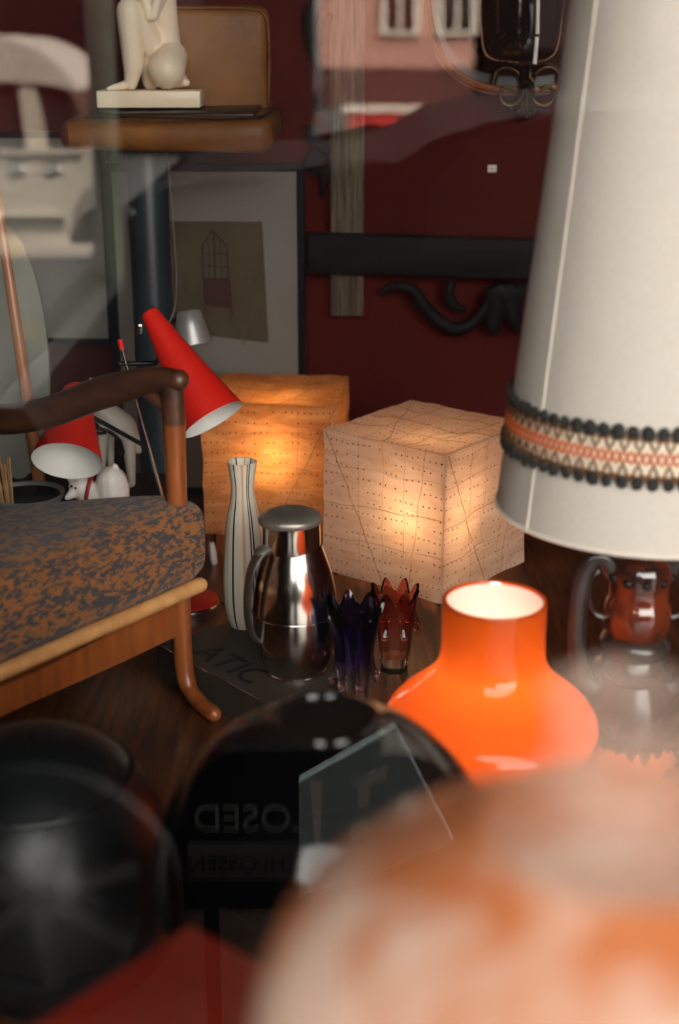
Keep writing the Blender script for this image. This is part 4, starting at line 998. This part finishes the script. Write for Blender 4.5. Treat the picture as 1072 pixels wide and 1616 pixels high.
for pts, rd in ((((601, 462), (612, 452), (630, 448), (652, 456), (668, 478), (690, 502), (718, 516), (745, 506), (765, 482), (775, 455)), (.005, .009, .011, .013, .014, .015, .016, .014, .012, .008)),
                (((650, 480), (662, 476), (680, 490)), (.006, .009, .008)), (((712, 440), (708, 462), (718, 480), (735, 484)), (.010, .012, .011, .006)),
                (((775, 450), (782, 480), (776, 512), (788, 522)), (.018, .022, .016, .006)), (((800, 445), (806, 480), (812, 505), (822, 524)), (.018, .022, .016, .006)), (((780, 450), (800, 462), (830, 455)), (.02, .024, .02))):
    sb_ = leaf(pts, rd, .7); bmesh.ops.translate(sb_, verts=sb_.verts, vec=(0, -.022, 0)); obj('carved_scroll', sb_, ebony, hb_)

# oval mirror with scrolled foot, upper right
Ym = WY - .05
mr = thing('oval_mirror', 'oval copper framed wall mirror with bronze double scroll at its foot', 'mirror', at(830, 120, Ym))
oc = at(832, -40, Ym); s_ = depth(oc) / FPX
def ov(a, rx, ry, y=Ym): return Vector((oc.x + rx * s_ * math.cos(a), y, oc.z + ry * s_ * math.sin(a)))
def sov(a, rx, ry, y=Ym, e=.74):
    c_, s2 = math.cos(a), math.sin(a); return Vector((oc.x + rx * s_ * math.copysign(abs(c_) ** e, c_), y, oc.z + ry * s_ * math.copysign(abs(s2) ** e, s2)))
for i, dr in enumerate((0, 5, 10)):
    bm = BM(); tube(bm, [sov(2 * PI * k / 90, 163 - dr, 182 - dr * 1.1, Ym - .004 * (i == 1)) for k in range(90)], .0026, 8, closed=True, up=(0, 1, 0)); obj('frame_moulding', bm, copper, mr)
bm = BM(); quad_prism(bm, [sov(2 * PI * k / 90, 156, 175, Ym + .004) for k in range(90)], (0, .012, 0)); obj('bevelled_border', bm, M('grey border glass', (.10, .115, .115), .25, c2=(.12, .13, .13), sc=5), mr, False)
bm = BM(); quad_prism(bm, [sov(2 * PI * k / 90, 142, 154, Ym + .001) for k in range(90)], (0, .006, 0)); obj('mirror_plate', bm, M('dim old mirror', (.10, .055, .05), .06, .9), mr, False)
bm = BM()
for s in (-1, 1):
    q = []
    for k in range(46):
        t = k / 45; a = PI * .75 + t * PI * 3.2; r = 27 * (1 - t * .82)
        q.append((832 + s * (-27 + r * math.cos(a) * 1.0), 144 - r * math.sin(a) * .95))
    pts = [(832 + s * -54, 133), (832 + s * -48, 112), (832 + s * -30, 106), (832 + s * -12, 118), (832 + s * -6, 140), (832 + s * -12, 160), (832 + s * -28, 167), (832 + s * -41, 158), (832 + s * -40, 142), (832 + s * -30, 136), (832 + s * -20, 145)]
    bm2 = BM(); qq = smooth_pts([at(x, y, Ym - .012) for x, y in pts], 5); tube(bm2, qq, [.0075 - .0045 * i / len(qq) for i in range(len(qq))], 10, up=(0, 1, 0)); obj('scroll', bm2, bronze, mr)
bm = BM()
for x0, x1_ in ((824, 818), (828, 825), (832, 832), (836, 839), (840, 846)):
    tube(bm, smooth_pts([at(832 + (x0 - 832) * 1.5, 104, Ym - .012), at(x0, 130, Ym - .018), at(x1_, 165, Ym - .012), at(832 + (x1_ - 832) * .6, 182, Ym - .01)], 4), .0042, 8)
obj('finial', bm, bronze, mr)
for x, y in ((820, 176), (845, 175), (832, 182), (806, 172), (858, 168)):
    bm = BM(); ball(bm, at(x, y, Ym - .012), .006, 2); obj('bead', bm, bronze, mr)
# dark glass lantern in front of the mirror
lc = at(822, 50, 3.0); ls = depth(lc) / FPX
zt_, zb2 = at(822, -110, 3.0).z, at(822, 98, 3.0).z
lt = thing('lantern', 'black glass barrel lantern hanging before the oval mirror', 'lantern', (lc.x, 3.0, zb2))
bm = BM(); lathe(bm, curve_prof([(zb2, .02), (zb2 + .003, 42 * ls), (zb2 + .02, 58 * ls), (zb2 + .06, 65 * ls), (zb2 + .13, 68 * ls), (zb2 + .22, 64 * ls), (zt_, 44 * ls)], 4), (lc.x, 3.0), 48); obj('glass_body', bm, dark_glass, lt)
bm = BM(); tube(bm, [(lc.x, 3.0, zt_ - .01), (lc.x, 3.0, 2.9)], .003, 8); obj('chain', bm, black_metal, lt)
bm = BM(); lathe(bm, [(zt_ - .005, 47 * ls), (zt_ + .012, 40 * ls), (zt_ + .03, 10 * ls)], (lc.x, 3.0), 40); obj('cap', bm, bronze, lt)
wc = [at(851, -80, 2.86), at(848.5, 54, 2.86), at(848, 58, 2.86), at(844, 101, 2.86)]
co_ = thing('hanging_tube', 'thin white tube with a dark joint hanging before the black lantern', 'tube', wc[3])
bm = BM(); tube(bm, [wc[0], wc[1]], .0042, 10); tube(bm, [wc[2], wc[3]], .0042, 10); obj('tube', bm, white_plastic, co_)
bm = BM(); ball(bm, (wc[1] + wc[2]) / 2, .005, 2); obj('joint', bm, black_metal, co_)
bm = BM(); tube(bm, [wc[0], (wc[0].x, wc[0].y, 2.9)], .001, 6); obj('string', bm, black_metal, co_)
pt = at(777, 266, WY)
tg = thing('price_tag', 'small white price tag on the dark red wall', 'tag', (pt.x, WY, pt.z))
bm = BM(); box(bm, (pt.x - .0092, WY - .0012, pt.z - .0075), (pt.x + .0092, WY, pt.z + .0075)); obj('paper', bm, tag_m, tg, False)
bm = text_bm('12,-', .008, .0002, frame_mat((pt.x - .006, WY - .0014, pt.z - .003), (1, 0, 0), (0, 0, 1))); obj('lettering', bm, ink, tg, False)

# ------------------------------------------------------------------ crate behind the chair and the figurines on it
CZ = .815
cx0, cx1, cy0, cy1 = -.86, -.335, 2.40, 2.66
cr = thing('crate', 'dark wooden crate behind the lounge chair under the figurines', 'crate', ((cx0 + cx1) / 2, (cy0 + cy1) / 2, FZ))
bm = BM(); box(bm, (cx0, cy0, CZ - .015), (cx1, cy1, CZ), bev=.002); obj('top_board', bm, crate_m, cr)
for i in range(3):
    z = FZ + .006 + i * .05
    for y in (cy0, cy1 - .012): bm = BM(); box(bm, (cx0, y, z), (cx1, y + .012, z + .04), bev=.002); obj('slat', bm, crate_m, cr)
    for x in (cx0, cx1 - .012): bm = BM(); box(bm, (x, cy0 + .012, z), (x + .012, cy1 - .012, z + .04), bev=.002); obj('slat', bm, crate_m, cr)
for x in (cx0 + .012, cx1 - .032):
    for y in (cy0 + .012, cy1 - .032): bm = BM(); box(bm, (x, y, FZ), (x + .02, y + .02, CZ - .015)); obj('corner_post', bm, crate_m, cr)
# lying white cat
Yc = 2.43; s_ = depth(at(150, 765, Yc)) / FPX
def cpix(px, py, dy=0): p = at(px, py, Yc); return Vector((p.x, Yc + dy, p.z))
ct = thing('cat_figurine', 'white porcelain cat with red collar behind the tweed cushion', 'figurine', (cpix(150, 780).x, Yc, CZ))
bm = BM()
capsule(bm, cpix(176, 760), cpix(178, 775), 25 * s_, 27 * s_); capsule(bm, cpix(150, 778), cpix(185, 785), 18 * s_, 20 * s_)
capsule(bm, (cpix(185, 790).x, Yc, CZ + .02), (cpix(140, 790).x, Yc, CZ + .02), .02, .02)
ball(bm, cpix(129, 768), 21 * s_, 3, (1, .95, .95)); capsule(bm, cpix(130, 775), cpix(150, 790), 16 * s_, 18 * s_)
capsule(bm, cpix(113, 755, -.006), cpix(110, 748, -.006), 6 * s_, 2.5 * s_); capsule(bm, cpix(128, 752, -.008), cpix(127, 744, -.008), 6.5 * s_, 2.5 * s_)
capsule(bm, cpix(116, 775, -.018), cpix(110, 779, -.022), 8 * s_, 5 * s_)
capsule(bm, cpix(182, 738), cpix(181, 736), 6 * s_, 5 * s_)
cm = fuse(bm, .0022, 4); obj('body', cm, cat_white, ct)
bm = BM(); cc = cpix(141, 771); ax = (cpix(176, 772) - cpix(120, 770)).normalized()
sd = ax.cross(Vector((0, 1, 0))).normalized()
tube(bm, [cc + (sd * math.cos(t) + Vector((0, 1, 0)) * math.sin(t)) * 20.5 * s_ + ax * (4 * s_ * math.cos(t)) for t in [2 * PI * k / 30 for k in range(30)]], 3.2 * s_, 8, closed=True, up=ax); obj('collar', bm, red_ribbon, ct)
for px, py in ((116, 762), (123, 765)): bm = BM(); ball(bm, cpix(px, py, -.020), 2.2 * s_, 2); obj('eye', bm, ink, ct)
# white dog with dark harness
Yd = 2.58; s_ = depth(at(180, 690, Yd)) / FPX
def dp(px, py, dy=0): p = at(px, py, Yd); return Vector((p.x, Yd + dy, p.z))
dg_ = thing('dog_figurine', 'greyish white standing dog figurine with black harness behind the red shade', 'figurine', (dp(185, 745).x, Yd, CZ))
bm = BM()
capsule(bm, dp(163, 650), dp(192, 672), 21 * s_, 22 * s_); capsule(bm, dp(160, 640), dp(154, 615), 15 * s_, 12 * s_)
capsule(bm, dp(152, 611), dp(140, 618, -.012), 13 * s_, 8 * s_); capsule(bm, dp(146, 602, -.004), dp(143, 596, -.004), 5 * s_, 2 * s_); capsule(bm, dp(160, 602, .006), dp(161, 594, .006), 5 * s_, 2 * s_)
for px, pb, dy, r0, r1 in ((164, 161, -.018, 10, 5), (170, 172, .02, 9, 5), (204, 209, -.014, 12, 6), (200, 204, .022, 12, 6)):
    f = dp(pb, 745, dy); f.z = CZ + .008; capsule(bm, dp(px, 678, dy), f, r0 * s_, r1 * s_); capsule(bm, f, f + Vector((-.008, -.004, -.002)), r1 * s_, r1 * .9 * s_)
capsule(bm, dp(206, 668), dp(214, 690), 8 * s_, 7 * s_); capsule(bm, dp(214, 690), dp(219, 712), 7 * s_, 5 * s_)
obj('body', fuse(bm, .0024, 4), grey_white, dg_)
bm = BM(); tube(bm, smooth_pts([dp(148, 668, -.018), dp(162, 668, -.036), dp(178, 672, -.040), dp(190, 682, -.038), dp(195, 700, -.030), dp(196, 715, -.014)], 5), 4.5 * s_, 8, flat=(1, .6)); tube(bm, smooth_pts([dp(148, 672, -.02), dp(160, 676, -.034), dp(172, 674, -.038)], 5), 2.5 * s_, 8); obj('harness', bm, black_metal, dg_)
for px, py in ((142, 611), (150, 609)): bm = BM(); ball(bm, dp(px, py, -.020), 2 * s_, 2); obj('eye', bm, ink, dg_)
bm = BM(); ball(bm, dp(136, 619, -.017), 2.6 * s_, 2); obj('nose', bm, ink, dg_)
# stoneware dish
dc = onz(42, 778, CZ + .03); s_ = depth(dc) / FPX; rD = 60 * s_
ds = thing('stoneware_dish', 'grey stoneware dish with black inside left of the cat', 'dish', (dc.x, dc.y, CZ))
bm = BM(); lathe(bm, curve_prof([(CZ, rD * .55), (CZ + .006, rD * .7), (CZ + .018, rD * .92), (CZ + .03, rD), (CZ + .031, rD * .95), (CZ + .018, rD * .84)], 3), dc.xy, 56, True, False); obj('bowl', bm, dish_m, ds)
bm = BM(); lathe(bm, [(CZ + .0255, rD * .885), (CZ + .012, rD * .7), (CZ + .009, .001)], dc.xy, 56, False, False); obj('inside', bm, dish_in, ds)
# straw bundle leaning at the left edge
sb = thing('straw_bundle', 'small bundle of straw sticks at the left edge above the cushion', 'sticks', onz(10, 806, CZ + .004) + Vector((0, 0, -.004)))
for i in range(8):
    bm = BM(); a = onz(3 + i * 2.6, 800 + (i % 3) * 4, CZ + .004); tube(bm, [a, a + Vector((-.012 + .0016 * i, .004 * (i % 2), .085 + .004 * (i % 4)))], .0019, 6); obj('stick', bm, straw, sb)
bm = BM(); a = onz(-8, 811, CZ + .004); tube(bm, [a, onz(20, 805, CZ + .006)], .002, 6); obj('stick', bm, straw, sb)
# pale oval and orange pole, solid pieces added to imitate a reflection
Yo = 2.62; oc2 = at(10, 500, Yo); s_ = depth(oc2) / FPX
zb3 = CZ
bm = BM(); hO = (at(10, 352, Yo).z - zb3) / 2
quad_prism(bm, [(oc2.x + 62 * s_ * math.cos(2 * PI * k / 60), Yo, zb3 + hO + hO * math.sin(2 * PI * k / 60)) for k in range(60)], (0, .012, 0))
tag(obj('reflection_oval', bm, oval_m, None, loc=(oc2.x, Yo, zb3)), 'pale oval board with yellow streaks added to imitate a reflection at the far left', 'board')
pb_ = at(52, 640, 2.52); pb_.z = CZ; pt_ = at(-2, 330, 2.56)
bm = BM(); tube(bm, [Vector((at(56, 650, 2.52).x, 2.52, CZ)), pt_, pt_ + (pt_ - pb_) * .25], [.0125, .0085, .008], 14)
tag(obj('reflection_pole', bm, M('orange reflection tint', (.36, .14, .055), .3, c2=(.28, .10, .035), sc=10, stretch=(6, 6, 1), coat=.3), None, loc=(pb_.x, 2.52, CZ)), 'orange pole added to imitate a reflection before the pale oval board', 'pole')

# ------------------------------------------------------------------ foreground by the window
# gloss black round vase
C = Vector((at(515, 1372, 1.15).x, 1.15, .0)); zc_ = zat(C, 1368); rv = msize(268, (C.x, C.y, zc_))
bv = thing('black_vase', 'round gloss black glass vase with wide mouth in the foreground', 'vase', (C.x, C.y, FZ))
prf = [(FZ, .075), (FZ + .008, .078), (FZ + .02, .06)]
for i in range(3, 29):
    t = -PI / 2 + PI * i / 31; prf.append((zc_ + rv * math.sin(t) * .99, rv * max(math.cos(t), 0) ** .92))
prf = [p for p in prf if p[0] <= FZ + .02 or p[0] > FZ + .035]
zt_, rt_ = prf[-1]
prf += [(zt_ + .004, rt_ - .004), (zt_ + .002, rt_ - .010), (zt_ - .03, rt_ - .006), (zt_ - .10, rt_ + .03)]
bm = BM(); lathe(bm, prf, C.xy, 96, True, False); obj('glass_body', bm, gloss_black, bv)
bm = BM(); tube(bm, [(C.x + (rt_ - .006) * math.cos(2 * PI * k / 60), C.y + (rt_ - .006) * math.sin(2 * PI * k / 60), zt_ + .004) for k in range(60)], .004, 8, closed=True); obj('rim', bm, gloss_black, bv)

# satin black dome, left
C = Vector((0, 1.32, 0)); C.x = at(62, 1335, 1.32).x; zc_ = zat(C, 1340); rv = msize(206, (C.x, C.y, zc_)) * .985
dm = thing('black_dome', 'satin black dome shade with raised lid ring at the lower left', 'shade', (C.x, C.y, FZ))
prf = [(FZ, .055), (FZ + .01, .06), (zc_ - rv * 1.25, .055), (zc_ - rv * 1.0, rv * .75), (zc_ - rv * .5, rv * .97), (zc_, rv), (zc_ + rv * .30, rv * .955), (zc_ + rv * .55, rv * .835), (zc_ + rv * .74, rv * .672), (zc_ + rv * .88, rv * .475), (zc_ + rv * .97, rv * .24), (zc_ + rv, .002)]
bm = BM(); lathe(bm, curve_prof(prf, 4), C.xy, 80, True, False); obj('dome', bm, satin_black, dm)
bm = BM(); zz = zc_ + rv * .66; tube(bm, [(C.x + rv * .75 * math.cos(2 * PI * k / 72), C.y + rv * .75 * math.sin(2 * PI * k / 72), zz) for k in range(72)], .0045, 8, closed=True); obj('lid_ring', bm, satin_black, dm)

# red lacquer side table and marbled bottle vase right behind the glass
TZ = 1.05
k0_, k1_ = onz(300, 1455, TZ), onz(50, 1616, TZ)
f1 = (k1_ - k0_).normalized(); f2 = Vector((-f1.y, f1.x, 0))
if f2.x < 0: f2 = -f2
tb = thing('side_table', 'red lacquered side table at the bottom edge of the photo', 'table', (*(k0_ + f1 * .15 + f2 * .2).xy, FZ))
bm = BM(); quad_prism(bm, [k0_, k0_ + f1 * .33, k0_ + f1 * .33 + f2 * .47, k0_ + f2 * .47], (0, 0, -.025)); bmesh.ops.bevel(bm, geom=list(bm.edges), offset=.003, segments=2, affect='EDGES'); obj('tabletop', bm, red_lacquer, tb)
for a, b in ((.02, .02), (.31, .02), (.02, .45), (.31, .45)):
    p = k0_ + f1 * a + f2 * b; bm = BM(); tube(bm, [(p.x, p.y, FZ), (p.x, p.y, TZ - .025)], [.009, .013], 12); obj('leg', bm, red_lacquer, tb)
C = Vector((0, .47, 0)); C.x = at(962, 1500, .47).x
zz = lambda py: zat(C, py); ms = lambda hw, py: msize(hw, (C.x, C.y, zz(py)))
mv = thing('marbled_vase', 'blurred orange and white marbled glass vase nearest the window', 'vase', (C.x, C.y, TZ))
prf = [(TZ, .045), (TZ + .006, .05), (TZ + .03, .085), (zz(1760), ms(500, 1760)), (zz(1660), ms(550, 1660)), (zz(1560), ms(552, 1560)), (zz(1480), ms(505, 1480)), (zz(1410), ms(405, 1410)), (zz(1350), ms(300, 1350)), (zz(1290), ms(195, 1290)), (zz(1220), ms(135, 1220)), (zz(1150), ms(118, 1150)), (zz(1100), ms(132, 1100))]
prf = curve_prof(prf, 4)
cut = next(i for i, p in enumerate(prf) if p[0] > zz(1310))
bm = BM(); lathe(bm, prf[:cut + 1] + [(prf[cut][0] - .004, prf[cut][1] * .5)], C.xy, 80, True, True); obj('glass_body', bm, marble_glass, mv)
bm = BM(); lathe(bm, prf[cut:] + [(prf[-1][0] + .001, prf[-1][1] - .003)], C.xy, 80, False, False); obj('haze_neck', bm, haze_glass, mv)
